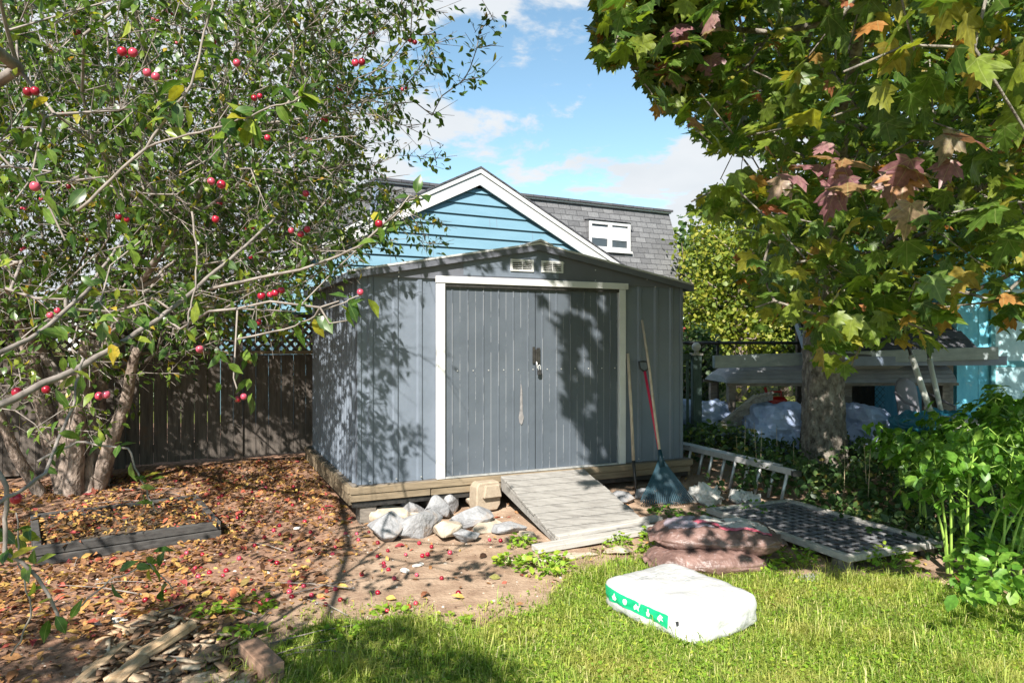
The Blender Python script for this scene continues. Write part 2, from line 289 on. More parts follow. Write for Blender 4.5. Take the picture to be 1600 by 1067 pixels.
M['grass'] = leafmat('grass blades', [(0, (.13,.22,.03)), (.5, (.25,.36,.05)), (.80, (.38,.43,.08)), (.93, (.50,.46,.20)), (1, (.56,.50,.28))], .45, .5, patch=(.46,.42,.13))
M['fallen'] = leafmat('fallen leaves', [(0, (.05,.025,.015)), (.25, (.16,.075,.035)), (.5, (.32,.16,.065)), (.68, (.44,.25,.08)), (.80, (.50,.34,.09)), (.87, (.42,.10,.06)), (.94, (.22,.03,.04)), (1, (.18,.18,.05))], .15, .7, 1.0, .25)
def applemat():
    m, t, b = newmat('crimson crab apple skin'); r = ramp(t, [(0, (.16,.004,.012)), (.6, (.34,.008,.03)), (1, (.42,.07,.11))]); o = N(t, 'ShaderNodeObjectInfo')
    L(t, o.outputs['Random'], r.inputs[0]); L(t, r.outputs[0], b.inputs['Base Color']); b.inputs['Roughness'].default_value = .28; return m
M['apple'] = applemat()
# ------------------------------------------------------------------ ground
lawn_poly = [tuple(G(*p)[:2]) for p in ((330, 1067), (430, 1010), (520, 975), (640, 965), (740, 985), (830, 950), (880, 905), (960, 872), (1020, 870), (1110, 897), (1230, 893), (1420, 905), (1600, 935))]
lawn_poly = [(-1.35, -4)]+lawn_poly+[(4.6, 4.4), (14, 4.0), (14, -4)]
litter_poly = [tuple(G(*p)[:2]) for p in ((560, 830), (600, 855), (540, 880), (430, 960), (300, 1067))]
def n2(x, y, s): return noise.noise(Vector((x*s, y*s, 3.3)))
def lawn_amt(x, y):
    if y > 11.5: return 1.0
    x2 = x+.10*n2(x, y, 3.1); y2 = y+.14*n2(x+9, y, 2.7)
    return 1.0 if inpoly(x2, y2, lawn_poly) else 0.0
def litter_amt(x, y):               # leaf litter under the apple tree, thinning to bare dirt
    xr = -1.25+.06*(y-5) if y > 4.4 else -1.35-.3*(4.4-y)
    return max(0, min(1, (xr-x)/.7+.5+.5*n2(x, y, 1.7)))
ys = list(np.concatenate([np.arange(-6, 2.6, .5), np.arange(2.6, 7.5, .06), np.arange(7.5, 12.5, .25), np.geomspace(13, 900, 26)]))
xs = list(np.concatenate([-np.geomspace(900, 9, 22), np.arange(-8.5, -4.6, .3), np.arange(-4.5, 4.6, .07), np.arange(4.8, 9, .3), np.geomspace(9.4, 900, 22)]))
V = []; C = []
for y in ys:
    for x in xs:
        near = abs(x) < 9 and y < 12.5
        z = gz(x, y)+((.018*n2(x, y, 1.1)+.008*n2(x, y, 5)+.004*n2(x, y, 14)) if near else 0)
        V.append((x, y, z)); C.append((lawn_amt(x, y), litter_amt(x, y), 0, 1))
nx = len(xs); F = [(j*nx+i, j*nx+i+1, (j+1)*nx+i+1, (j+1)*nx+i) for j in range(len(ys)-1) for i in range(nx-1)]
def groundmat():
    m, t, b = newmat('dirt and thatch ground'); a = N(t, 'ShaderNodeVertexColor'); a.layer_name = 'tone'; s = N(t, 'ShaderNodeSeparateColor'); L(t, a.outputs[0], s.inputs[0])
    v = coords(t)
    def nz(sc, d=8, r=.65):
        n = N(t, 'ShaderNodeTexNoise'); n.inputs['Scale'].default_value = sc; n.inputs['Detail'].default_value = d; n.inputs['Roughness'].default_value = r; L(t, v, n.inputs['Vector']); return n.outputs['Fac']
    dirt = ramp(t, [(.3, (.19,.12,.08)), (.5, (.31,.215,.15)), (.72, (.42,.31,.225))]); L(t, nz(5), dirt.inputs[0])
    lit = ramp(t, [(.3, (.12,.065,.045)), (.5, (.26,.15,.10)), (.7, (.38,.24,.16))]); L(t, nz(24), lit.inputs[0])
    gr = ramp(t, [(.3, (.06,.075,.02)), (.55, (.12,.14,.03)), (.75, (.22,.2,.07))]); L(t, nz(12), gr.inputs[0])
    m1 = N(t, 'ShaderNodeMixRGB'); L(t, s.outputs[1], m1.inputs[0]); L(t, dirt.outputs[0], m1.inputs[1]); L(t, lit.outputs[0], m1.inputs[2])
    m2 = N(t, 'ShaderNodeMixRGB'); L(t, s.outputs[0], m2.inputs[0]); L(t, m1.outputs[0], m2.inputs[1]); L(t, gr.outputs[0], m2.inputs[2])
    L(t, m2.outputs[0], b.inputs['Base Color']); b.inputs['Roughness'].default_value = .95; b.inputs['Specular IOR Level'].default_value = .2
    bp = N(t, 'ShaderNodeBump'); bp.inputs['Strength'].default_value = .7; bp.inputs['Distance'].default_value = .02; L(t, nz(35), bp.inputs['Height']); L(t, bp.outputs[0], b.inputs['Normal']); return m
M['ground'] = groundmat()
tag(np_mesh('ground', V, F, M['ground'], smooth=True, col=C), kind='structure')

# ------------------------------------------------------------------ the metal shed
A = Vector((-1.30, 5.90, 0)); SR = math.atan2(.411, .911); SW = 3.36; SDp = 2.44; ZB, ZE, ZA = .347, 2.13, 2.44
UX = Vector((math.cos(SR), math.sin(SR), 0)); UY = Vector((-math.sin(SR), math.cos(SR), 0))
def SL(u, d, z): return A+UX*u+UY*d+Vector((0, 0, z))
shed = thing('garden_shed', 'grey metal garden shed with white door frame and double doors', 'shed', A, SR)
def ribbed(x0, x1, ribs, z0, z1, depth, y=0, rw=.03):  # profile of a sheet wall in x, flat with ribs (raised outward)
    pts = [(x0, y)]
    for r in ribs: pts += [(r-rw, y), (r-rw*.5, y-depth), (r+rw*.5, y-depth), (r+rw, y)]
    pts.append((x1, y)); v = []; f = []
    for (x, yy) in pts: v += [(x, yy, z0), (x, yy, z1)]
    for i in range(len(pts)-1): f.append((2*i, 2*i+2, 2*i+3, 2*i+1))
    return v, f
b = MB(); b.raw(*ribbed(.03, .70, [.115, .33, .545], ZB, 2.125, .014)); b.build('front_panel', M['paint'], shed)
b = MB(); b.raw(*ribbed(2.62, SW-.03, [2.83, 3.03, 3.22], ZB, 2.125, .014)); b.build('front_panel', M['paint'], shed)
for i, x in enumerate((.0, SW-.035)): MB().box((x, -.012, ZB), (x+.035, .03, 2.125)).build('corner_post', M['paint'], shed, .003)
for nm, xx in (('side_panel', 0.0), ('side_panel', SW)):
    v, f = ribbed(.02, SDp, list(np.arange(.12, SDp-.04, .115)), ZB, 2.12, .018, 0, .022)
    sg = -1 if xx == 0 else 1
    b = MB(); b.raw([(xx+sg*(-yy if 0 else abs(yy)), x, z) for x, yy, z in v], f); b.build(nm, M['paint'], shed)
b = MB(); b.box((.04, SDp-.02, ZB), (SW-.04, SDp, 2.12)); b.build('back_panel', M['paint'], shed)
# gable sheet and door track
def ztop(x): return ZE+(ZA-ZE)*(1-abs(x-SW/2)/(SW/2))
b = MB(); b.prism([(.0, 2.10), (SW, 2.10), (SW, ZE-.01), (SW/2, ZA-.015), (0, ZE-.01)], -.026, -.014); g = b.build('gable_panel', M['paint_dark'], shed)
b = MB(); b.prism([(.0, 2.10), (SW, 2.10), (SW, ZE-.01), (SW/2, ZA-.015), (0, ZE-.01)], SDp+.004, SDp+.014); b.build('gable_panel', M['paint_dark'], shed)
b = MB(); b.box((.94, -.030, 2.14), (1.9, -.0275, 2.215)); b.prism([(.94, 2.217), (1.9, 2.217), (1.9, 2.37), (SW/2, 2.405), (.94, 2.262)], -.030, -.0275); b.build('patch_plate', M['paint'], g)
# header + jambs
b = MB(); b.box((.68, -.060, 2.062), (2.66, -.020, 2.122)); b.build('door_header', M['white'], shed, .003)
b = MB(); b.box((.70, -.046, 2.03), (2.64, -.018, 2.061)); b.build('door_track', M['dark_metal'], shed)
for x0 in (.687, 2.56): b = MB(); b.box((x0, -.052, ZB), (x0+.075, -.010, 2.060)); b.build('door_jamb', M['white'], shed, .003)
b = MB(); b.box((.765, -.05, ZB+.001), (2.56, .02, ZB+.014)); b.build('door_sill', M['steel'], shed)
# doors, ribbed
for k, (x0, x1) in enumerate(((.765, 1.653), (1.659, 2.558))):
    rb = [r for r in np.arange(.687, 2.6, .149) if x0+.02 < r < x1-.02]
    v, f = ribbed(x0, x1, rb, ZB+.016, 2.055, .007, -.018, .010)
    b = MB(); b.raw(v, f); d = b.build('door', M['door'], shed)
    s = MB()
    for i, r in enumerate(rb): s.tube([(r+.05, -.019, 1.29), (r+.05, -.024, 1.29)], .006, 8)
    s.build('rivet', M['steel'], d)
    if k == 0:
        b = MB(); pts = [(1.505, 1.17), (1.517, 1.10), (1.52, 1.0), (1.522, .90), (1.535, .85), (1.522, .80), (1.508, .78), (1.492, .80), (1.482, .85), (1.495, .92), (1.497, 1.05)]
        b.prism(pts, -.0265, -.0255); b.build('scraped_patch', M['scrape'], d)
# hasp and padlock
h = MB().box((1.622, -.034, 1.345), (1.648, -.026, 1.50)).box((1.664, -.036, 1.345), (1.700, -.026, 1.49))
h.box((1.650, -.046, 1.36), (1.662, -.030, 1.475)); h = h.build('door_latch', M['dark_metal'], shed, .002)
MB().tube([(1.655, -.045, 1.36), (1.655, -.055, 1.34), (1.662, -.055, 1.30)], .006, 8).build('latch_pin', M['steel'], h)
pl = MB().box((1.662, -.066, 1.238), (1.700, -.044, 1.288)).build('padlock', M['black'], shed, .004)
MB().tube([(1.670, -.055, 1.285), (1.670, -.055, 1.322), (1.682, -.055, 1.333), (1.692, -.055, 1.32), (1.692, -.055, 1.285)], .004, 8).build('padlock_shackle', M['steel'], pl)
# vents
for (x0, x1) in ((1.395, 1.63), (1.71, 1.94)):
    z0, z1 = 2.195, 2.305
    f = MB().box((x0, -.042, z0), (x0+.02, -.0305, z1)).box((x1-.02, -.042, z0), (x1, -.0305, z1)).box((x0+.02, -.042, z0), (x1-.02, -.0305, z0+.018)).box((x0+.02, -.042, z1-.018), (x1-.02, -.0305, z1))
    for k in range(4):
        zz = z0+.030+k*.0175
        f.box((x0+.021, -.040, zz-.002), (x1-.021, -.034, zz+.004))
    f.box(((x0+x1)/2-.004, -.043, z0+.019), ((x0+x1)/2+.004, -.041, z1-.019))
    fo = f.build('gable_vent', M['white'], shed); MB().box((x0+.01, -.0315, z0+.01), (x1-.01, -.0305, z1-.01)).build('vent_shade', M['dark_void'], fo)  # dark sheet stands in for the shade behind the vent slats
# roof
OV = .09; OF = .075
def zr(x): return ZE+.006+(ZA-ZE)*(1-abs(x-SW/2)/(SW/2))
for s in (0, 1):
    v = []; f = []
    xa, xb = (-OV, SW/2) if s == 0 else (SW+OV, SW/2)
    rows = list(np.arange(-OF, SDp+OF, .02)); 
    for y in rows:
        ph = (y+OF) % .28
        hgt = .014 if ph < .04 else 0
        for x in (xa, xb): v.append((x, y, zr(x)+hgt+.002))
    for i in range(len(rows)-1): f.append((2*i, 2*i+1, 2*i+3, 2*i+2))
    b = MB(); b.raw(v, f); b.build('roof_sheet', M['roof_metal'], shed)
    # front and back verge trim: light cap over a dark fascia
    for yy, sg in ((-OF, 1), (SDp+OF, -1)):
        y0, y1 = sorted((yy, yy+sg*.045)); xm = SW/2
        top = lambda x, k: (x, zr(x)+k)
        b = MB(); b.prism([top(xa, .004), top(xb, .004), top(xb, .022), top(xa, .022)], y0-.002, y1); b.build('verge_cap', M['roof_metal'], shed)
        b = MB(); b.prism([top(xa, -.052), top(xb, -.052), top(xb, .0035), top(xa, .0035)], y0+.004, y0+.012); b.build('fascia', M['paint_dark'], shed)
    xe = xa
    b = MB(); b.box((min(xe, xe+(.02 if s == 0 else -.02)), -OF, zr(xe)-.05), (max(xe, xe+(.02 if s == 0 else -.02)), SDp+OF, zr(xe)+.0)); b.build('eave_trim', M['paint'], shed)
b = MB(); b.prism([(SW/2-.13, zr(SW/2-.13)+.026), (SW/2, zr(SW/2)+.052), (SW/2+.13, zr(SW/2-.13)+.026), (SW/2+.13, zr(SW/2-.13)+.022), (SW/2, zr(SW/2)+.030), (SW/2-.13, zr(SW/2-.13)+.022)], -OF-.015, SDp+OF+.01); b.build('ridge_cap', M['roof_metal'], shed)
# screws on fascia/front
b = MB()
for (x, z) in ((.35, 2.14), (.35, 2.105), (1.25, 2.33), (1.95, 2.29), (2.3, 2.24), (2.3, 2.14), (2.62, 2.09), (2.62, 1.7), (2.62, 1.2), (.72, 1.9), (.1, .38), (.33, .38), (.55, .38), (2.8, .38), (3.1, .38), (3.0, 2.1), (2.9, 2.17)):
    b.tube([(x, -.026, z), (x, -.062 if .68 < x < 2.66 and 2.06 < z < 2.12 else -.034, z)], .006, 8)
b.build('screw', M['steel'], shed)

# ------------------------------------------------------------------ timber platform under the shed
pf = thing('timber_platform', 'pale timber platform raised on blocks beneath the grey shed', 'platform', A, SR)
def boards(x0, x1, y0, y1, z0, z1, nm='edge_board', mat='lumber'): MB().box((x0, y0, z0), (x1, y1, z1)).build(nm, M[mat], pf, .004)
boards(-.07, SW+.07, -.085, -.045, .284, .343)
boards(-.07, .62, -.075, -.040, .222, .281); boards(.63, SW+.05, -.07, -.04, .218, .281)
MB().box((-.05, -.05, .172), (SW+.03, -.02, .212)).build('skid_rail', M['dark_metal'], pf)
boards(-.085, -.045, -.04, SDp+.05, .284, .343); boards(-.075, -.040, -.035, SDp+.05, .19, .281)
boards(SW+.045, SW+.085, -.04, SDp+.05, .262, .343); boards(SW+.04, SW+.075, -.035, SDp+.05, .16, .259)
MB().box((-.044, -.044, .30), (SW+.044, SDp+.04, .344)).build('floor_deck', M['wood_dark'], pf)
for y in (.3, 1.1, 1.9): MB().box((-.03, y, .17), (SW+.03, y+.09, .298)).build('joist', M['wood_dark'], pf)
for i, (x, y) in enumerate(((.02, -.03), (.62, .04), (2.3, .1), (3.2, .0), (.05, 2.2), (3.2, 2.2), (1.6, 1.0))):
    z0 = gz(0, SL(x, y, 0).y)-.03
    MB().box((x, y, z0), (x+.14, y+.18, .169)).build('support_block', M['wood_dark'], pf, .006)
# toothed flashing edge along left side (sheet ends sit over the board)
# ------------------------------------------------------------------ ramp
rp = thing('wooden_ramp', 'weathered grey plank ramp leading up to the shed doors', 'ramp')
TL = SL(1.27, -.10, .335); TR = SL(2.13, -.10, .335); BL = TL+Vector((.43, -.93, -.285)); BR = TR+Vector((.44, -.95, -.285))
nb = 9
for k in range(nb):
    a0 = k/nb+.006; a1 = (k+1)/nb-.006; jit = lambda: random.uniform(-.012, .012)
    j1, j2 = jit(), jit(); ux = (TR-TL).normalized()
    q = [TL.lerp(BL, a0)+ux*j1, TR.lerp(BR, a0)+ux*j2, TR.lerp(BR, a1)+ux*j2, TL.lerp(BL, a1)+ux*j1]
    n = (q[1]-q[0]).cross(q[3]-q[0]).normalized(); n = n if n.z > 0 else -n
    v = [p+n*.012 for p in q]+[p-n*.012 for p in q]
    MB().raw(v, [(0,1,2,3), (7,6,5,4), (0,4,5,1), (1,5,6,2), (2,6,7,3), (3,7,4,0)]).build('deck_board', M['wood_grey'], rp, .003)
for a, c in ((TL, BL), (TR, BR)):
    i = 1 if a is TL else -1; ux = (TR-TL).normalized()*i*.0
    pts = [a+Vector((0, 0, -.014)), c+Vector((0, 0, -.014)), c+Vector((0, 0, -.055)), a+Vector((0, 0, -.115))]
    off = (TR-TL).normalized()*(.035 if a is TL else -.035)
    st = [p for p in pts]+[p+off for p in pts]
    MB().raw(st, [(0,1,2,3), (7,6,5,4), (0,4,5,1), (1,5,6,2), (2,6,7,3), (3,7,4,0)]).build('stringer', M['wood_grey'], rp, .002)
# two loose planks at the foot
def plank(p, q, w, h, mat, name, label, cat, group=None, up=(0, 0, 1)):
    p = Vector(p); q = Vector(q); d = q-p
    o = MB().box((-w/2, -d.length/2, -h/2), (w/2, d.length/2, h/2)).build(name, M[mat], None, .004)
    dn = d.normalized(); x = dn.cross(Vector(up)).normalized(); z = x.cross(dn)
    mt = Matrix((x, dn, z)).transposed().to_4x4(); mt.translation = (p+q)/2; o.matrix_world = mt
    return tag(o, label, cat, group)
M['wood_plank'] = noisy('weathered pale plank', (.26,.245,.22), (.44,.42,.39), 4, (9, 1, 9), rough=.85, bump=.5, dirt=((.2,.18,.15), 9, .62))
p1 = G(836, 857, .03); q1 = G(1048, 821, .03)
plank(p1, q1, .11, .045, 'wood_plank', 'loose_plank', 'pale grey plank lying across the foot of the ramp', 'plank', 'planks at the foot of the ramp')
p2 = G(868, 838, .05); q2 = G(1030, 808, .06)
plank(p2, q2, .10, .035, 'wood_plank', 'loose_plank', 'shorter grey plank tucked tight against the end of the ramp boards', 'plank', 'planks at the foot of the ramp')
# ------------------------------------------------------------------ rocks and block
def rock(px, py, w, h, d, mat, label, seed, rz=0, lift=0, group='stones in front of the shed', name='rock'):
    c = G(px, py); c.z += lift; k = 1.38 if seed < 14 else 1.05; w *= k; h *= k*.92; d *= k
    rnd = random.Random(seed); bm = bmesh.new()
    for _ in range(13):
        v = Vector((rnd.gauss(0, 1), rnd.gauss(0, 1), rnd.gauss(0, 1))).normalized()*rnd.uniform(.82, 1.05)
        bm.verts.new((v.x*w/2, v.y*d/2, v.z*h/2+h*.30))
    r = bmesh.ops.convex_hull(bm, input=bm.verts[:])
    bmesh.ops.delete(bm, geom=[e for e in r['geom_interior'] if isinstance(e, bmesh.types.BMVert)], context='VERTS')
    bmesh.ops.bevel(bm, geom=list(bm.edges), offset=.006, segments=1, affect='EDGES', clamp_overlap=True)
    bmesh.ops.triangulate(bm, faces=bm.faces[:]); bmesh.ops.subdivide_edges(bm, edges=bm.edges[:], cuts=1, use_grid_fill=True)
    bmesh.ops.smooth_vert(bm, verts=bm.verts[:], factor=.5, use_axis_x=True, use_axis_y=True, use_axis_z=True)
    bmesh.ops.smooth_vert(bm, verts=bm.verts[:], factor=.4, use_axis_x=True, use_axis_y=True, use_axis_z=True)
    for v in bm.verts: v.co += Vector((noise.noise(v.co*12+Vector((seed, 0, 0))), noise.noise(v.co*12+Vector((0, seed, 0))), noise.noise(v.co*12)))*.011
    me = bpy.data.meshes.new(name); bm.to_mesh(me); bm.free(); o = link(name, me, M[mat], None); o.location = c; o.rotation_euler = (0, 0, rz)
    return tag(o, label, 'stone', group)
rock(598, 843, .30, .24, .22, 'stone', 'large pale rounded stone in front of the shed corner with leaf shadows', 1, .2)
rock(650, 835, .36, .26, .22, 'stone', 'big flat grey slab stone leaning at a slant, second from the left', 2, .6)
rock(606, 812, .42, .14, .2, 'stone_tan', 'low brown knobbly stone behind the pale rounded stone', 3, .1)
rock(640, 806, .22, .2, .16, 'stone', 'small dark topped stone under the platform edge', 4)
rock(682, 812, .20, .22, .14, 'stone', 'narrow upright grey stone between slab and block', 5, .4)
rock(704, 800, .20, .20, .12, 'stone', 'upright grey stone touching the platform near the block', 6, 1.2)
rock(700, 838, .25, .16, .2, 'stone_tan', 'angular tan stone in the middle of the stone pile', 7, .8)
rock(733, 822, .34, .19, .24, 'stone', 'broad pale stone just left of the concrete block', 8, .3)
rock(728, 845, .20, .10, .14, 'stone', 'small white wedge of stone at the front of the pile', 9, .2)
rock(765, 828, .26, .11, .2, 'stone_tan', 'flat tan stone below the concrete block', 10, .7)
rock(795, 832, .24, .10, .2, 'stone', 'low bluish grey stone beside the ramp side', 11, .1)
rock(822, 842, .13, .09, .12, 'stone_tan', 'small tan stone against the lower ramp edge', 12, .1)
rock(745, 795, .2, .16, .16, 'stone_tan', 'tan stone tucked in the gap under the platform', 13, .1)
rock(940, 757, .2, .16, .2, 'stone_tan', 'brown stone at the upper right corner of the ramp', 14, .1, lift=.05)
rock(968, 785, .3, .16, .26, 'stone', 'shaded grey stone under the ladder-side end of the platform', 15, .5)
rock(1005, 778, .26, .13, .2, 'stone', 'mossy grey stone behind the leaf rake', 16, .9)
rock(890, 872, .5, .035, .26, 'stone_tan', 'flat half buried stone slab in front of the ramp planks', 17, .3)
rock(965, 860, .34, .04, .2, 'stone_tan', 'thin tan flagstone between ramp planks and brown sacks', 18, .3)
rock(1265, 903, .3, .03, .14, 'stone', 'small flat grey paving stone in the grass by the grid panel', 19, .1)
cb = thing('concrete_block', 'tan concrete edging block propped under the platform beside the ramp', 'block', SL(1.0, -.14, .06), SR+.1)
b = MB(); b.prism([(0, 0), (.03, -.0), (.20, 0), (.235, .05), (.235, .225), (.215, .255), (.02, .255), (-.005, .225), (-.01, .05)], -.06, .09); b.build('lower_body', M['concrete'], cb, .012)
b = MB(); b.prism([(.04, .12), (.225, .12), (.20, .235), (.06, .235)], -.105, -.062); b.build('raised_face', M['concrete'], cb, .01)

# ------------------------------------------------------------------ tools leaning on the shed front
rk = thing('leaf_rake', 'teal plastic fan rake with bleached wooden handle against the shed', 'rake')
B0 = Vector((1.405, 6.38, gz(0, 6.38)+.02)); T0 = Vector((1.29, 6.985, 1.76)); ax = (T0-B0); ap = B0+ax*.235; axn = ax.normalized()
sd = axn.cross(Vector((0, 1, 0))).normalized(); sd = Vector((1, .12, 0)).normalized()
MB().tube([ap+axn*-.06, ap+axn*.5, B0+ax*.7+Vector((.008, 0, 0)), T0], [.013, .013, .0125, .012], 10).build('handle', M['handle'], rk, smooth=True)
MB().tube([ap-axn*.08, ap+axn*.08], [.03, .018], 10).build('collar', M['teal'], rk, smooth=True)
b = MB(); nt_ = 26; Wd = .255; nrm = Vector((0, -1, .25)).normalized()
for k in range(nt_):
    s = (k+.5)/nt_*2-1
    end = B0+sd*(s*Wd)+Vector((0, 0, .012+.03*s*s)); st = ap+sd*(s*.02)-axn*.02
    mid = st.lerp(end, .55)+nrm*.004; e2 = end+nrm*.035+Vector((0, 0, -.012))
    b.beam(st, mid, .009, .004, nrm); b.beam(mid, end, .0105, .004, nrm); b.beam(end, e2, .009, .004, (0, 0, 1))
b.build('tines', M['teal'], rk)
v = []; n_ = 24
for k in range(n_+1):
    s = k/n_*2-1
    v += [ap+sd*(s*.028)-axn*.015+nrm*.0015, ap.lerp(B0+sd*(s*Wd*.99), .56)+nrm*.0055+Vector((0, 0, .02*s*s)), ap.lerp(B0+sd*(s*Wd*.99), .70)+nrm*.004+Vector((0, 0, .01*s*s)) if k % 2 else ap.lerp(B0+sd*(s*Wd*.99), .62)+nrm*.004]
b = MB(); b.raw(v, [(3*k, 3*k+1, 3*k+4, 3*k+3) for k in range(n_)]+[(3*k+1, 3*k+2, 3*k+5, 3*k+4) for k in range(n_)]); b.build('fan_web', M['teal'], rk)
sp = thing('spade', 'red shafted spade with black grip standing behind the fan rake', 'spade')
T1 = Vector((1.305, 6.975, 1.31)); B1 = Vector((1.45, 6.56, .12)); d1 = (T1-B1).normalized()
MB().tube([B1+d1*.18, T1-d1*.06], .0135, 10).build('shaft', M['red'], sp, smooth=True)
MB().tube([B1+d1*.12, B1+d1*.30], .019, 10).build('socket', M['red'], sp, smooth=True)
b = MB(); w = Vector((1, .3, 0)).normalized(); c0 = T1-d1*.06
b.tube([c0, c0+d1*.03+w*.045, c0+d1*.10+w*.045, c0+d1*.105, c0+d1*.10-w*.045, c0+d1*.03-w*.045, c0], .010, 8); b.build('grip', M['black'], sp, smooth=True)
b = MB(); v = []; 
for i in range(6):
    for j in range(5):
        a = i/5; s = j/4*2-1; wd = .085*(1 if a < .75 else 1-(a-.75)*1.4)
        v.append(B1+d1*(.16-.24*a)+w*(s*wd)+Vector((0, -.018*(1-s*s), 0)))
b.raw(v, [(i*5+j, i*5+j+1, (i+1)*5+j+1, (i+1)*5+j) for i in range(5) for j in range(4)]); b.build('blade', M['dark_metal'], sp)
ho = thing('garden_fork', 'worn wooden handled garden tool standing right of the white door jamb', 'garden fork')
T2 = Vector((1.145, 6.955, 1.43)); m2_ = P(990, 724, 6.80); B2 = P(994, 772, 6.72)
MB().tube([T2, T2.lerp(m2_, .5)+Vector((.004, 0, 0)), m2_], [.015, .0155, .016], 10).build('handle', M['handle'], ho, smooth=True)
MB().tube([m2_+Vector((0, 0, .03)), B2], [.017, .010], 8).build('ferrule', M['dark_metal'], ho, smooth=True)
for s in (-1.5, -.5, .5, 1.5):
    e = B2+Vector((s*.06, -.02, -.01)); MB().tube([B2, e, e+Vector((s*.03, -.07, -.05)), e+Vector((s*.04, -.16, -.09))], .005, 6).build('tine', M['dark_metal'], ho)

# ------------------------------------------------------------------ wooden fence with lattice
FR = SR; F0 = Vector((-2.35, 8.52, 0)); fe = thing('wooden_fence', 'brown board fence with lattice top behind the apple tree', 'fence', F0, FR)
def fz(s): return gz(0, F0.y+s*math.sin(FR))
xx = -6.2; sec = []
while xx < 1.0: sec.append(xx); xx += 1.02 if False else 1.8
posts = [-7.0, -5.2, -3.35, -2.1, -.9, .9]
for x in posts: MB().box((x-.05, -.03, fz(x)-.05), (x+.05, .07, 1.93)).build('post', M['fence'], fe, .004)
for i in range(len(posts)-1):
    a, c = posts[i]+.052, posts[i+1]-.052; nbd = max(1, round((c-a)/.145)); wdt = (c-a)/nbd
    b = MB()
    for k in range(nbd):
        x0 = a+k*wdt; oy = random.uniform(-.004, .004); b.box((x0+.0025, oy, fz(x0)+.02+random.uniform(0, .02)), (x0+wdt-.0025, oy+.018, 1.395))
    b.build('board_panel', M['fence'], fe)
    MB().box((a, -.035, 1.40), (c, .05, 1.44)).build('rail', M['lumber'], fe, .003)
    MB().box((a, .022, fz(a)+.15), (c, .06, fz(a)+.24)).build('rail', M['fence'], fe, .003)
    MB().box((a, -.02, 1.83), (c, .045, 1.875)).build('rail', M['fence'], fe, .003)
    b = MB(); zl0, zl1 = 1.442, 1.829; hh = zl1-zl0
    for sgn in (1, -1):
        x = a-hh
        while x < c:
            xa, xb, za, zb = x, x+hh, zl0, zl1
            if xa < a: za = zl0+(a-xa); xa = a
            if xb > c: zb = zl1-(xb-c); xb = c
            if xb-xa > .03:
                yo = .004 if sgn > 0 else .013
                if sgn > 0: p, q = (xa, yo, za), (xb, yo, zb)
                else: p, q = (a+c-xa, yo, za), (a+c-xb, yo, zb)
                b.beam(p, q, .034, .007, (0, 1, 0))
            x += .105
    b.build('lattice', M['fence'], fe)

# ------------------------------------------------------------------ raised bed and foreground timber
M['bed_wood'] = noisy('silvery dark bed timber', (.025,.023,.022), (.075,.07,.066), 5, (2, 2, 9), rough=.85, bump=.5, dirt=((.07,.05,.04), 7, .58))
gb = thing('raised_garden_bed', 'low weathered grey timber bed frame full of leaves under apple tree', 'garden bed')
c_fr = G(345, 838); c_fl = G(52, 884); dirb = (c_fr-c_fl).normalized(); per = Vector((-dirb.y, dirb.x, 0)); Lb = (c_fr-c_fl).length; Dp = .82
c_fr2 = Vector((c_fr.x, c_fr.y, .0)); c_fl2 = Vector((c_fl.x, c_fl.y, .0))
for k, (z, oo) in enumerate(((.033, 0), (.100, .012))):
    b = MB(); b.beam(c_fl2+Vector((0, 0, z))-per*-oo, c_fr2+Vector((0, 0, z))-per*-oo, .05, .062); b.build('front_board', M['bed_wood'], gb, .004)
    b = MB(); b.beam(c_fl2+per*Dp+Vector((0, 0, z+.06)), c_fr2+per*Dp+Vector((0, 0, z+.06)), .05, .062); b.build('back_board', M['bed_wood'], gb, .004)
    b = MB(); b.beam(c_fr2+per*.03-dirb*.026+Vector((0, 0, z+.001)), c_fr2+per*(Dp-.03)-dirb*.026+Vector((0, 0, z+.06)), .05, .061); b.build('end_board', M['bed_wood'], gb, .004)
    b = MB(); b.beam(c_fl2+per*.03+dirb*.026+Vector((0, 0, z+.001)), c_fl2+per*(Dp-.03)+dirb*.026+Vector((0, 0, z+.06)), .05, .061); b.build('end_board', M['bed_wood'], gb, .004)
v = []; n_ = 14
for i in range(n_+1):
    for j in range(n_+1):
        p = c_fl2+dirb*(.04+(Lb-.08)*i/n_)+per*(.04+(Dp-.08)*j/n_); v.append((p.x, p.y, (.085+.06*j/n_)+.02*n2(p.x, p.y, 6)))
MB().raw(v, [(i*(n_+1)+j, (i+1)*(n_+1)+j, (i+1)*(n_+1)+j+1, i*(n_+1)+j+1) for i in range(n_) for j in range(n_)]).build('soil_fill', M['soil'], gb)
bed_quad = [tuple(p[:2]) for p in (c_fl2, c_fr2, c_fr2+per*Dp, c_fl2+per*Dp)]

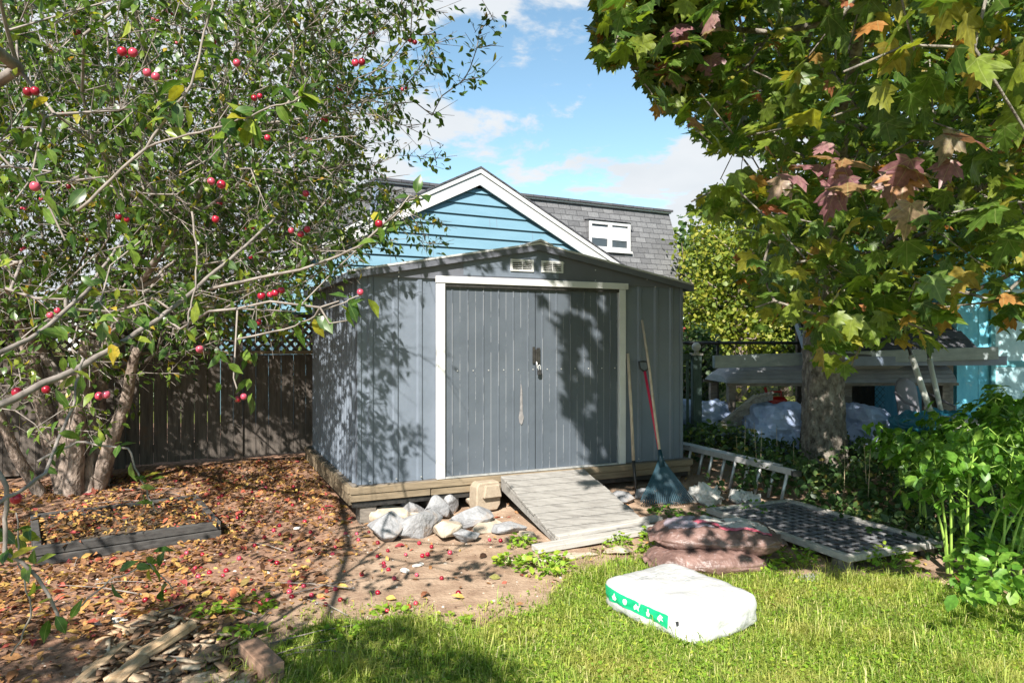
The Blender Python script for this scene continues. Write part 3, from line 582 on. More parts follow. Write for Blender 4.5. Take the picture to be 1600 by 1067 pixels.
def splitlog(p, q, r, mat, label, name='split_log', cat='firewood', group='old wood on the ground', seed=0):
    p = Vector(p); q = Vector(q); d = q-p; Ln = d.length; rnd = random.Random(seed); n = 9; m_ = 12; prof = []
    for k in range(n):
        a = 2*math.pi*k/n; rr = r*(.75+.35*rnd.random())*(1 if k < 5 else .72); prof.append((rr*math.cos(a), rr*math.sin(a)*.8))
    v = []; f = []
    for i in range(m_+1):
        y = -Ln/2+Ln*i/m_; tp = 1 if 1 < i < m_-1 else .8
        for k, (x, z) in enumerate(prof):
            w = 1+.18*noise.noise(Vector((k*2.1, y*5, seed)))
            v.append((x*w*tp, y+(.05*noise.noise(Vector((k, seed, 1))) if i in (0, m_) else 0), z*w*tp))
    for i in range(m_):
        for k in range(n): f.append((i*n+k, i*n+(k+1) % n, (i+1)*n+(k+1) % n, (i+1)*n+k))
    f += [tuple(range(n)), tuple(range(m_*n, m_*n+n))]
    o = MB().raw(v, f).build(name, M[mat], None)
    dn = d.normalized(); x = dn.cross(Vector((0, 0, 1))).normalized(); z = x.cross(dn); mt = Matrix((x, dn, z)).transposed().to_4x4(); mt.translation = (p+q)/2+Vector((0, 0, r*.5)); o.matrix_world = mt
    return tag(o, label, cat, group)
splitlog(G(205, 1045), G(300, 985, .05), .055, 'log', 'thick pale split log slanting up to the right, on top of the rotting wood', seed=1)
splitlog(G(110, 1085), G(195, 1010), .035, 'log', 'narrow split stick just left of the thick pale log', seed=2)
splitlog(G(170, 1090), G(225, 1035), .055, 'log', 'short wide split log at the bottom edge below the thick log', seed=3)
splitlog(G(270, 1060), G(350, 1012), .04, 'rotwood', 'dark rotting branch piece right of the thick log', seed=4)
splitlog(G(285, 1075), G(400, 1062), .035, 'log', 'pale splintered stick lying flat near the bottom edge', seed=5)
splitlog(G(150, 1005), G(235, 965), .02, 'log', 'thin stick in the leaves behind the thick log', seed=6)
splitlog(G(250, 1015), G(330, 1020), .035, 'rotwood', 'dark flat bark slab in the middle of rotting wood', seed=7)
wb = plank(G(388, 1012, .05), G(428, 1052, .05), .10, .09, 'log', 'wood_block', 'short brown timber block end at the edge of the grass', 'wood block')
wb.data.materials.clear(); wb.data.materials.append(noisy('reddish old timber', (.20,.115,.075), (.34,.21,.14), 6, (6, 1, 6), rough=.85, bump=.5, dist=.006))
# chips & bark flakes (uncountable litter of wood)
def flakes(n, region, smin, smax):
    V = []; F = []; k = 0
    while k < n:
        px, py = random.uniform(*region[0]), random.uniform(*region[1]); g = G(px, py)
        if not inpoly(px, py, region[2]): continue
        a = random.uniform(0, 6.28); l = random.uniform(smin, smax); w = l*random.uniform(.2, .5); t = Vector((math.cos(a), math.sin(a), random.uniform(-.25, .35))); s = Vector((-math.sin(a), math.cos(a), random.uniform(-.3, .3)))
        c = g+Vector((0, 0, random.uniform(.01, .05))); i = len(V)
        q = [c-t*l/2-s*w/2, c+t*l/2-s*w*.2, c+t*l*.4+s*w/2, c-t*l*.45+s*w*.5]; V += [tuple(p) for p in q]+[tuple(p-Vector((0, 0, .008))) for p in q]
        F += [(i, i+1, i+2, i+3), (i+7, i+6, i+5, i+4), (i, i+4, i+5, i+1), (i+1, i+5, i+6, i+2), (i+2, i+6, i+7, i+3), (i+3, i+7, i+4, i)]; k += 1
    return V, F
pol = [(120, 1100), (160, 1010), (230, 960), (320, 970), (380, 1010), (450, 1100)]
V, F = flakes(420, ((110, 460), (955, 1095), pol), .03, .13)
M['chips'] = leafmat('wood chips and bark flakes', [(0, (.10,.06,.04)), (.4, (.26,.16,.10)), (.75, (.42,.29,.18)), (1, (.58,.46,.33))], 0.0, .85, 1, .2)
tag(np_mesh('bark_chips', V, F, M['chips']), 'scattered bark flakes and wood chips under the split logs', 'wood chips', kind='stuff')
# ------------------------------------------------------------------ bags
def superbag(rx, ry, rz, n=4.5, seed=0, wr=.008, nseg=22, pin=.36, fq=1.0):
    def surf(x, y, z, off=0):
        nn = (abs(x)**n+abs(y)**n+abs(z)**n)**(1/n); d = Vector((x, y, z))/nn
        rr = 1-.28*max(0, abs(d.x)-.5)**2
        p = Vector((d.x*rx*(1-.05*d.y*d.y), d.y*ry*rr, d.z*rz*(1-pin*max(abs(d.x)**4, abs(d.y)**5))))
        nv = Vector((x/rx, y/ry, z/rz)).normalized()
        w = noise.noise(Vector((p.x*7*fq+seed, p.y*7*fq, p.z*9*fq)))*wr*1.8+noise.noise(Vector((p.x*22*fq, p.y*22*fq+seed, p.z*40*fq)))*wr
        w += noise.noise(Vector((p.x*45, p.y*6, p.z*12+seed)))*wr*.5*abs(d.y)
        return p+nv*(w+off)+Vector((0, 0, rz*.86))
    v = []; f = []; idx = {}
    bm = bmesh.new(); bmesh.ops.create_cube(bm, size=2); bmesh.ops.subdivide_edges(bm, edges=bm.edges[:], cuts=nseg, use_grid_fill=True)
    for q in bm.verts: q.co = surf(*q.co)
    return bm, surf
def bag(name, label, cat, c, rz_, dims, mat, seed, group=None, n=4.5, wr=.008, pin=.36):
    t = thing(name, label, cat, c, rz_, group); bm, surf = superbag(*dims, n=n, seed=seed, wr=wr, pin=pin); me = bpy.data.meshes.new('sack_body'); bm.to_mesh(me); bm.free(); link('sack_body', me, M[mat], t, True); return t, surf
M['bag_white'] = noisy('white woven plastic sack', (.41,.41,.405), (.47,.47,.465), 5, rough=.45, bump=.7, bscale=11, dist=.022, dirt=((.30,.30,.28), 7, .60))
M['bag_green'] = noisy('green printed band', (.0,.30,.13), (.01,.38,.18), 8, rough=.45, bump=.1)
M['bag_brown'] = noisy('glossy brown mulch sack', (.07,.04,.034), (.16,.095,.08), 9, rough=.42, bump=1.0, bscale=30, dist=.012, c3=(.24,.15,.13), dirt=((.32,.26,.26), 30, .58))
wbag, sf = bag('soil_sack', 'full white sack with a green printed band lying on the grass', 'sack', (.945, 3.99, -.015), math.atan2(-.85, .53), (.385, .30, .112), 'bag_white', 3, n=6.5, wr=.007)
def patch(surf, x0, x1, z0, z1, nx, nz, off, y=-1):
    v = [surf(x0+(x1-x0)*i/nx, y, z0+(z1-z0)*j/nz, off) for i in range(nx+1) for j in range(nz+1)]
    return v, [(i*(nz+1)+j, (i+1)*(nz+1)+j, (i+1)*(nz+1)+j+1, i*(nz+1)+j+1) for i in range(nx) for j in range(nz)]
gbnd = MB().raw(*patch(sf, -.98, .60, -.18, .66, 40, 10, .0025)).build('green_band', M['bag_green'], wbag, smooth=True)
M['print_white'] = noisy('white print', (.62,.66,.64), (.76,.78,.76), 30, bump=0); M['print_grey'] = noisy('pale grey print', (.42,.45,.45), (.56,.58,.58), 60, bump=0, rough=.6)
shapes = [  # rough white emblems: peaked, round, branching, upright, leafy
 [(0, 1), (.35, .3), (.9, -.3), (.4, -.9), (-.5, -.9), (-.8, -.2), (-.3, .2)],
 [(math.cos(a)*.7, math.sin(a)*.8) for a in np.linspace(0, 5.6, 9)],
 [(-.9, -.1), (-.2, .9), (.2, .4), (.9, .8), (.5, -.2), (.8, -.9), (0, -.4), (-.6, -.9)],
 [(-.3, 1), (.3, .9), (.25, .2), (.7, -.1), (.3, -1), (-.4, -.9), (-.6, 0), (-.2, .2)],
 [(0, 1), (.8, .5), (.4, .1), (.9, -.5), (.1, -.3), (-.1, -1), (-.8, -.4), (-.5, .3)]]
for k, sh in enumerate(shapes):
    cx = -.55+k*.25
    v = [sf(cx+.075*x, -1, .24+.26*z, .0045) for x, z in sh]; v.append(sf(cx, -1, .24, .0045)); n = len(sh)
    MB().raw(v, [(i, (i+1) % n, n) for i in range(n)]).build('emblem', M['print_white'], gbnd)
def endseam(surf, sgn, wdt, mat, parent, z=-.15):
    v = []; n_ = 40
    for i in range(n_+1):
        y = -.93+1.86*i/n_; a = surf(sgn, y, z, -.01); o_ = Vector((sgn*(wdt+.002*math.sin(i*.8)), 0, .012*math.sin(i*.55)-.01)); v += [a+Vector((0, 0, .004)), a+o_+Vector((0, 0, .002)), a+o_, a]
    f = []
    for i in range(n_): f += [(4*i+k, 4*i+(k+1) % 4, 4*i+4+(k+1) % 4, 4*i+4+k) for k in range(4)]
    return MB().raw(v, f).build('crimped_seam', M[mat], parent, smooth=True)
# faint print blocks on top of the sack
b = MB(); rr = random.Random(5)
for row in range(7):
    x = -.62+row*.13
    yy = -.55
    while yy < .5:
        l = rr.uniform(.08, .2)
        if rr.random() < .62:
            v = [sf(x, yy, 1, .0018), sf(x+.045, yy, 1, .0018), sf(x+.045, yy+l, 1, .0018), sf(x, yy+l, 1, .0018)]; b.raw(v, [(0, 1, 2, 3)])
        yy += l+.06
b.build('faded_print', M['print_grey'], wbag)
MB().raw([sf(.73, -1, .45, .003), sf(.79, -1, .55, .003), sf(.80, -1, .25, .003), sf(.76, -1, .12, .003)], [(0, 1, 2, 3)]).build('torn_hole', M['black'], wbag)
lb, s1 = bag('mulch_sack', 'lower brown mulch sack mostly buried beneath the other brown sack', 'sack', G(1108, 893)+Vector((0, .12, -.02)), .05, (.38, .22, .085), 'bag_brown', 8, 'brown mulch sacks', wr=.009, n=6, pin=.75)
ub, s2 = bag('mulch_sack', 'upper brown mulch sack with pale pink printed top', 'sack', G(1125, 886)+Vector((.02, .20, .085)), -.10, (.44, .27, .095), 'bag_brown', 21, 'brown mulch sacks', wr=.010, n=5.5, pin=.85)
endseam(s2, 1, .04, 'bag_brown', ub, 0); endseam(s2, -1, .04, 'bag_brown', ub, 0); endseam(s1, 1, .04, 'bag_brown', lb, 0); endseam(s1, -1, .04, 'bag_brown', lb, 0)
M['print_pale'] = noisy('pale worn sack print', (.34,.33,.30), (.60,.58,.54), 9, rough=.35, bump=.5, bscale=22, dirt=((.25,.12,.12), 16, .58))
M['print_pink'] = noisy('pink worn sack print', (.50,.06,.12), (.60,.16,.20), 9, rough=.35, bump=.4, bscale=22)
M['print_dusk'] = noisy('grey purple sack print', (.20,.16,.19), (.36,.31,.35), 9, rough=.3, bump=.5, bscale=22)
def toppatch(surf, poly, off, name, mat, parent, n=14):
    xs_ = [p[0] for p in poly]; ys_ = [p[1] for p in poly]; v = []; f = []
    g_ = MB(); st = .03
    x = min(xs_)
    while x < max(xs_):
        y = min(ys_)
        while y < max(ys_):
            if inpoly(x+st/2, y+st/2, poly):
                g_.raw([surf(x, y, 1, off), surf(x+st, y, 1, off), surf(x+st, y+st, 1, off), surf(x, y+st, 1, off)], [(0, 1, 2, 3)])
            y += st
        x += st
    return g_.build(name, M[mat], parent, smooth=True)
toppatch(s2, [(-.3, -.1), (.1, -.5), (.85, -.62), (.92, .2), (.3, .9), (-.1, .8)], .002, 'pale_print', 'print_pale', ub)
toppatch(s2, [(-.35, -.05), (.0, -.45), (.02, -.58), (.9, -.75), (.92, -.60), (.1, -.40), (-.25, .15)], .004, 'pink_print', 'print_pink', ub)
toppatch(s2, [(-.85, .2), (-.75, -.5), (-.05, -.6), (-.35, .1), (-.2, .8), (-.7, .85)], .003, 'grey_print', 'print_dusk', ub)

# ------------------------------------------------------------------ grid panel on the right
gp = thing('lattice_panel', 'pale framed black plastic grid panel lying flat by the weeds', 'panel')
Q = [G(1107, 806), G(1330, 893), G(1455, 862), G(1222, 778)]
q0 = Q[0]+Vector((0, 0, .055)); q1_ = Q[1]+Vector((0, 0, .055)); e1 = (q1_-q0); e1.z = 0; L1 = e1.length; e1.normalize(); e2 = Vector((-e1.y, e1.x, 0)); L2 = .88
fz0 = q0.z-.01
b = MB()
for a, c in ((0, 0), (L2, 0)): MB().beam(q0+e2*a, q0+e2*a+e1*L1, .05, .045).build('frame_bar', M['steel'] if False else M['wood_plank'], gp, .003)
for a in (0.027, L1-.027): MB().beam(q0+e1*a+e2*.026, q0+e1*a+e2*(L2-.026), .05, .044).build('frame_bar', M['wood_plank'], gp, .003)
b = MB(); k = .05
rr = random.Random(3)
while k < L1-.05: b.beam(q0+e1*k+e2*.03, q0+e1*k+e2*(L2-.03), .007 if rr.random() < .8 else .013, .012); k += .085
k = .06
while k < L2-.04: b.beam(q0+e2*k+e1*.03+Vector((0, 0, .002)), q0+e2*k+e1*(L1-.03)+Vector((0, 0, .002)), .007, .012); k += .085
b.build('grid', noisy('dusty black grid plastic', (.03,.03,.035), (.10,.10,.11), 7, rough=.4, bump=.1, dirt=((.45,.45,.46), 12, .60)) if False else M['grid'] if 'grid' in M else M.setdefault('grid', noisy('dusty dark grid plastic', (.07,.07,.075), (.17,.17,.18), 7, rough=.5, bump=.1, dirt=((.32,.32,.33), 5, .54))), gp)
MB().beam(q0+e2*(L2/2)+e1*.03+Vector((0, 0, -.022)), q0+e2*(L2/2)+e1*(L1-.03)+Vector((0, 0, -.022)), L2-.06, .006).build('dark_underlayer', M['black'], gp)  # black sheet added under the bars so the open cells look dark
for a, c in ((0.1, .03), (L1-.1, .03), (.1, L2-.05), (L1-.1, L2-.05)): p = q0+e1*a+e2*c; MB().box((p.x-.05, p.y-.05, p.z-.12), (p.x+.05, p.y+.05, p.z-.023)).build('foot_block', M['wood_dark'], gp)

# ------------------------------------------------------------------ ladder on its side
ld = thing('aluminium_ladder', 'aluminium extension ladder resting on its side along the shed', 'ladder')
Rt = P(1242, 738, 6.35); Lt = Vector((1.98, 7.30, .415)); dl = (Lt-Rt); dl.normalize(); Lt = Rt+dl*3.0
if True:
    off = Vector((.93, .36, 0)).normalized()*.085; dn = Vector((-.06, .03, -.36))
    for s, o_ in enumerate((Vector((0, 0, 0)), off)):
        sh = dl*(.0 if s == 0 else .22)
        MB().beam(Rt+o_+sh, Lt+o_+sh, .04, .055).build('top_rail', M['steel'], ld, .003)
        MB().beam(Rt+o_+sh+dn, Lt+o_+sh+dn, .03, .03).build('bottom_rail', M['steel'], ld, .003)
        for k in range(10):
            a = Rt+o_+sh+dl*(.08+k*.30); MB().tube([a+Vector((0, 0, -.015)), a+dn+Vector((0, 0, .015))], .016, 8).build('rung', M['steel'], ld, smooth=True)
    MB().box((Rt.x-.03, Rt.y-.03, Rt.z-.03), (Rt.x+.05, Rt.y+.03, Rt.z+.02)).build('end_cap', M['black'], ld, .004)
    MB().beam(Rt+off*.5+dl*.3+Vector((0, 0, .022)), Lt+off*.5+Vector((0, 0, .022)), .10, .008).build('cover_plate', M['steel'], ld, .002)
# ------------------------------------------------------------------ crumpled sacks
def crumple(px, py, w, d, h, mat, label, seed, name='crumpled_sack', cat='sack', group=None):
    c = G(px, py); bm, sf_ = superbag(w/2, d/2, h/2, n=2.6, seed=seed*7, wr=min(.035, h*.35), nseg=12, pin=.5, fq=1.6)
    for v in bm.verts:
        v.co += Vector((noise.noise(v.co*9+Vector((seed, 0, 0))), noise.noise(v.co*9+Vector((0, seed, 0))), noise.noise(v.co*9+Vector((0, 0, seed)))))*min(w, d)*.30
        v.co.z = max(v.co.z, -.01)
    me = bpy.data.meshes.new(name); bm.to_mesh(me); bm.free(); o = link(name, me, M[mat], None); o.location = c; o.rotation_euler = (0, 0, seed); return tag(o, label, cat, group)
crumple(1100, 785, .26, .22, .16, 'litter_bag', 'crumpled dirty white sack standing between rake and ladder', 2.2)
crumple(1163, 785, .24, .2, .12, 'litter_bag', 'torn pale grey sack lying under the ladder rungs', 5.1)
crumple(655, 884, .12, .05, .02, 'litter_bag', 'scrap of white paper on the dirt before the stones', 1.1, 'paper_scrap', 'paper scrap')
crumple(632, 893, .05, .09, .02, 'litter_bag', 'smaller white paper scrap left of the other scrap', 3.1, 'paper_scrap', 'paper scrap')
crumple(175, 972, .16, .05, .02, 'litter_bag', 'white scrap among the fallen leaves behind the split logs', .3, 'paper_scrap', 'paper scrap')
crumple(465, 826, .08, .04, .02, 'litter_bag', 'white scrap on leaves near the shed corner', 1.3, 'paper_scrap', 'paper scrap')

# ------------------------------------------------------------------ houses behind
HR = R(28); hx, hy = math.cos(HR), math.sin(HR)
gh = thing('blue_house', 'sky blue clapboard gable with white rake boards behind the shed', 'house', (-.63, 13.0, 0), HR)
HZ = 4.72; SLP = .502
def hz(x, t): return HZ-SLP*abs(x)-t
# clapboards: each a tilted board cut by the roof line
z = 1.0; b = MB(); ex = .205
while z < HZ-.35:
    z1 = min(z+ex, HZ-.34)
    xw0 = min(4.2, (HZ-.26-z)/SLP); xw1 = max(.01, min(4.2, (HZ-.26-z1)/SLP))
    b.raw([(-xw0, -.034, z), (xw0, -.034, z), (xw1, 0.0, z1), (-xw1, 0.0, z1), (-xw0, .01, z), (xw0, .01, z)], [(0, 1, 2, 3), (4, 5, 1, 0)])
    z = z1 if z1 < HZ-.34 else 99
b.build('clapboard_wall', M['siding'], gh)
jb = MB(); rj = random.Random(4)
for k in range(18):
    z = 1.0+ex*k
    if z > HZ-.9: break
    for _ in range(2):
        xw = (HZ-.5-z)/SLP; x = rj.uniform(-min(xw, 3.8), min(xw, 3.8)); jb.raw([(x-.004, -.0355, z+.004), (x+.004, -.0355, z+.004), (x+.004, -.0025, z+ex-.006), (x-.004, -.0025, z+ex-.006)], [(0, 1, 2, 3)])
jb.build('board_joint', M['grey_blue'], gh)
for s in (-1, 1):
    X = 4.6*s
    b = MB(); b.raw([(0, -.10, HZ-.04), (X, -.10, hz(X, .04)), (X, -.10, hz(X, .30)), (0, -.10, HZ-.30), (0, -.06, HZ-.04), (X, -.06, hz(X, .04)), (X, -.06, hz(X, .30)), (0, -.06, HZ-.30)], [(0,1,2,3), (7,6,5,4), (0,4,5,1), (2,6,7,3), (1,5,6,2)]); b.build('rake_board', M['white'], gh)
    b = MB(); b.raw([(0, -.125, HZ+.0), (X, -.125, hz(X, .0)), (X, -.125, hz(X, .085)), (0, -.125, HZ-.085), (0, -.101, HZ+.0), (X, -.101, hz(X, .0)), (X, -.101, hz(X, .085)), (0, -.101, HZ-.085)], [(0,1,2,3), (7,6,5,4), (0,4,5,1), (2,6,7,3), (1,5,6,2)]); b.build('rake_board', M['white'], gh)
    b = MB(); b.raw([(0, -.14, HZ+.035), (X, -.14, hz(X, -.035)), (X, 2.6, hz(X, -.035)), (0, 2.6, HZ+.035), (0, -.14, HZ+.003), (X, -.14, hz(X, -.003)), (X, 2.6, hz(X, -.003)), (0, 2.6, HZ+.003)], [(0,1,2,3), (7,6,5,4), (0,4,5,1), (2,6,7,3), (1,5,6,2), (0,3,7,4)]); b.build('roof_slope', M['shingle_dark'], gh)
MB().box((-4.2, .02, 0), (4.2, 2.5, 2.0)).build('lower_wall', M['siding'], gh)
mh = thing('mansard_house', 'taller house with grey shingled mansard roof behind the blue gable', 'house', (.35, 15.3, 0), HR)
x0, x1 = -3.37, 3.93; zt = 4.66; zb = 2.2; so_ = .42; dep = 8
xl, xr = x0-.55, x1+.50
b = MB(); v = [(x0, 0, zt), (x1, 0, zt), (x1, dep, zt), (x0, dep, zt), (xl, -so_, zb), (xr, -so_, zb), (xr, dep+so_, zb), (xl, dep+so_, zb)]
b.raw(v, [(0,1,5,4), (1,2,6,5), (2,3,7,6), (3,0,4,7)]); b.build('mansard_roof', M['shingle'], mh)
b = MB(); b.box((x0-.03, -.05, zt-.01), (x1+.03, dep+.03, zt+.025)); b.build('roof_trim', M['white'], mh)
b = MB(); b.box((x0-.06, -.09, zt+.026), (x1+.06, dep+.06, zt+.075)); b.build('roof_edge', M['shingle_dark'], mh)
MB().box((xl+.2, -so_+.25, 0), (xr-.2, dep, zb-.003)).build('wall', M['siding'], mh)
# left slope in blue grey trim strip
b = MB(); b.beam((x0-.0, -.03, zt), (xl, -so_-.03, zb), .10, .05, (0, -1, 0)); b.build('corner_trim', M['grey_blue'], mh)
# dormer window flush frame, upright, standing proud of the slope
wx0, wx1, wz0, wz1 = 1.45, 2.60, 3.63, 4.27; wy = -.42*((zt-wz0)/(zt-zb))-.05
wn = MB().box((wx0, wy, wz0), (wx0+.07, wy+.12, wz1)).box((wx1-.07, wy, wz0), (wx1, wy+.12, wz1)).box((wx0+.071, wy, wz0), (wx1-.071, wy+.12, wz0+.07)).box((wx0+.071, wy, wz1-.07), (wx1-.071, wy+.12, wz1)).box(((wx0+wx1)/2-.05, wy-.004, wz0+.071), ((wx0+wx1)/2+.05, wy+.12, wz1-.071)).build('window', M['white'], mh, .003)
MB().box((wx0+.07, wy+.05, wz0+.07), (wx1-.07, wy+.06, wz1-.07)).build('pane', M['glass'], wn)
MB().box((wx0+.09, wy+.035, wz0+.26), ((wx0+wx1)/2-.06, wy+.045, wz1-.12)).box(((wx0+wx1)/2+.07, wy+.035, wz0+.24), (wx1-.09, wy+.045, wz1-.10)).build('blind', M['blind'], wn)
MB().box((wx0-.04, wy-.02, wz0-.05), (wx1+.04, wy+.16, wz0-.003)).build('sill', M['white'], wn)
b = MB(); ysf = lambda zz: -.42*((zt-zz)/(zt-zb))
for X in (wx0-.01, wx1+.01): b.raw([(X, wy+.01, wz0-.02), (X, wy+.01, wz1+.02), (X, ysf(wz1)+.1, wz1+.02), (X, ysf(wz0)+.1, wz0-.02)], [(0, 1, 2, 3)])
b.raw([(wx0-.03, wy-.03, wz1+.02), (wx1+.03, wy-.03, wz1+.02), (wx1+.03, .1, wz1+.06), (wx0-.03, .1, wz1+.06)], [(0, 1, 2, 3)]); b.build('dormer_cheek', M['shingle'], mh)

# ------------------------------------------------------------------ plants: generators
def frames(D, U):
    D = D/np.linalg.norm(D, axis=1, keepdims=True); X = np.cross(D, U); X /= np.linalg.norm(X, axis=1, keepdims=True)+1e-9; Z = np.cross(X, D); return X, D, Z
AL = (np.array([(0,0,0), (-.2,.28,.05), (.2,.28,.05), (0,.3,-.01), (-.23,.58,.04), (.23,.58,.04), (0,.6,-.02), (0,1,-.12)], float), [(0,3,1), (0,2,3), (1,3,6), (1,6,4), (3,2,5), (3,5,6), (4,6,7), (6,5,7)])
half = [(.0,.0), (.14,-.10), (.40,-.06), (.30,.08), (.44,.17), (.62,.44), (.45,.42), (.38,.50), (.22,.44), (.27,.70), (.14,.68), (.0,1.0)]
out = half+[(-x, y) for x, y in half[-2:0:-1]]
MLv = [(0, .3, 0)]+[(x, y, -.22*abs(x)-.12*max(0, y-.3)+(.04 if (i % 3 == 0) else 0)) for i, (x, y) in enumerate(out)]
ML = (np.array(MLv, float), [(0, i+1, (i+1) % len(out)+1) for i in range(len(out))])
RL = (np.array([(0,0,0), (-.3,.3,.03), (.3,.3,.03), (-.32,.65,.0), (.32,.65,.0), (0,.5,-.05), (0,1,-.1)], float), [(0,5,1), (0,2,5), (1,5,3), (2,4,5), (3,5,6), (5,4,6)])
QL = (np.array([(-.35,0,0), (.35,0,0), (.4,.6,.08), (0,1,-.05), (-.4,.6,.08)], float), [(0,1,2), (0,2,4), (4,2,3)])
def leaves(name, Pn, D, U, size, tpl, mat, parent=None, smooth=True):
    X, Y_, Z = frames(np.asarray(D, float), np.asarray(U, float)); T, Fc = tpl; n = len(Pn); size = np.asarray(size, float)
    cu = RNG.normal(0, .16, (n, 1)); fo = RNG.normal(0, .16, (n, 1)); tw_ = RNG.normal(0, .22, (n, 1)); wd = RNG.uniform(.8, 1.2, (n, 1))
    tx_ = T[None, :, 0]*wd; ty_ = T[None, :, 1]; tz_ = T[None, :, 2]-np.abs(cu)*ty_**2+fo*np.abs(tx_)+tw_*tx_*ty_
    Vv = Pn[:, None, :]+size[:, None, None]*(tx_[:, :, None]*X[:, None, :]+ty_[:, :, None]*Y_[:, None, :]+tz_[:, :, None]*Z[:, None, :])
    Fa = np.asarray(Fc)[None]+(np.arange(n)*len(T))[:, None, None]
    col = np.zeros((n, len(T), 4), np.float32); col[:, :, 0] = T[:, 0]+.7; col[:, :, 1] = T[:, 1]+.2; col[:, :, 3] = 1
    return np_mesh(name, Vv.reshape(-1, 3), Fa.reshape(-1, 3), mat, parent, False, col.reshape(-1, 4))
def unit(n): v = RNG.normal(size=(n, 3)); return v/np.linalg.norm(v, axis=1, keepdims=True)
def tubes_np(name, Pa, Pb, ra, rb, mat, parent, n=5):
    D = Pb-Pa; Ln = np.linalg.norm(D, axis=1, keepdims=True); D = D/(Ln+1e-9); ref = np.where(np.abs(D[:, 2:3]) > .8, [[1., 0, 0]], [[0, 0, 1.]]); X = np.cross(D, ref); X /= np.linalg.norm(X, axis=1, keepdims=True); Y_ = np.cross(D, X)
    a = np.arange(n)*2*math.pi/n; c, s = np.cos(a)[None, :, None], np.sin(a)[None, :, None]
    off = X[:, None]*c+Y_[:, None]*s; A_ = Pa[:, None]-D[:, None]*ra[:, None, None]*.3+off*ra[:, None, None]; B_ = Pb[:, None]+off*rb[:, None, None]
    Vv = np.concatenate([A_, B_], 1).reshape(-1, 3); k = np.arange(n); f = np.stack([k, (k+1) % n, (k+1) % n+n, k+n], 1)
    return np_mesh(name, Vv, (f[None]+(np.arange(len(Pa))*2*n)[:, None, None]).reshape(-1, 4), mat, parent, True)
def grow(pts, seeds, alpha=.35, maxseg=.35, wob=.06, tip=.0035, expo=2.35, sag=0.0):
    """pts: crown points; seeds: list of (pos, parent) main skeleton. Returns nodes, parents, radii, list of node index per pt."""
    pos = [np.array(s[0], float) for s in seeds]; par = [s[1] for s in seeds]; pl = [0.0]*len(seeds)
    for i in range(len(seeds)):
        if par[i] >= 0: pl[i] = pl[par[i]]+np.linalg.norm(pos[i]-pos[par[i]])
    cap = len(pts)*8+len(seeds)+50; PA = np.zeros((cap, 3)); PLn = np.zeros(cap); n = len(seeds); PA[:n] = pos; PLn[:n] = pl; PR = list(par)
    order = np.argsort(np.min(np.linalg.norm(pts[:, None]-PA[None, :n], axis=2), axis=1)); tipn = np.zeros(len(pts), int)
    for i in order:
        p = pts[i]; d = np.linalg.norm(PA[:n]-p, axis=1); j = int(np.argmin(d+alpha*PLn[:n])); dd = d[j]; k = max(1, int(math.ceil(dd/maxseg))); q0 = PA[j].copy(); prev = j
        bend = RNG.normal(size=3)*wob*dd
        for s in range(1, k+1):
            if n >= cap: break
            t = s/k; q = q0+(p-q0)*t+bend*math.sin(math.pi*t)+(RNG.normal(size=3)*wob*.35*maxseg if s < k else 0); q[2] -= sag*math.sin(math.pi*t)*dd
            PA[n] = q; PLn[n] = PLn[prev]+np.linalg.norm(q-PA[prev]); PR.append(prev); prev = n; n += 1
        tipn[i] = prev
    PA = PA[:n]; PR = np.array(PR); rr = np.zeros(n); ch = np.zeros(n)
    acc = np.zeros(n)
    for i in range(n-1, -1, -1):
        rr[i] = max(tip, acc[i]**(1/expo)) if acc[i] > 0 else tip
        if PR[i] >= 0: acc[PR[i]] += rr[i]**expo
    return PA, PR, rr, tipn
# sunlit areas of the photograph (pixels): no foliage may throw its shadow there
lit_shed = [(688, 440), (862, 425), (868, 560), (880, 640), (915, 700), (930, 740), (688, 760)]
lit_shed2 = [(655, 470), (690, 440), (690, 760), (640, 760), (668, 690), (652, 600)]
lit_gnd = [(560, 800), (690, 745), (868, 725), (880, 755), (930, 800), (960, 838), (1010, 872), (1100, 885), (1700, 900), (1700, 1120), (880, 1120), (850, 1040), (700, 985), (640, 960), (800, 945), (740, 925), (620, 880)]
lit_soft = [(60, 960), (60, 800), (200, 740), (330, 730), (490, 715), (560, 800), (560, 850), (380, 930), (240, 990)]
lit_gable = [(640, 330), (745, 255), (850, 330), (900, 400), (640, 430)]
fn = np.array([math.sin(SR), -math.cos(SR)])
blobs = [(592, 452, 42), (600, 505, 34), (572, 545, 26), (617, 565, 26), (655, 447, 24), (598, 605, 20), (582, 680, 28), (598, 722, 42), (645, 692, 20), (570, 620, 16)]
def lit_break(px, py):              # gaps in the leaf shade on the shed front: left panel only inside the clusters, right door broken up
    px = np.asarray(px, float); py = np.asarray(py, float); inb = np.zeros(px.shape, bool)
    for (a, c, r) in blobs: inb |= (px-a)**2+((py-c)*.75)**2 < r*r
    left = (px < 690) & (px > 562) & ~inb
    gap = np.sin(px*.10+2*np.sin(py*.03))*np.sin(py*.05+1.5*np.sin(px*.05)) < -.02
    mid = (px > 855) & (px < 955+15*np.sin(py*.04)) & gap
    return left | mid
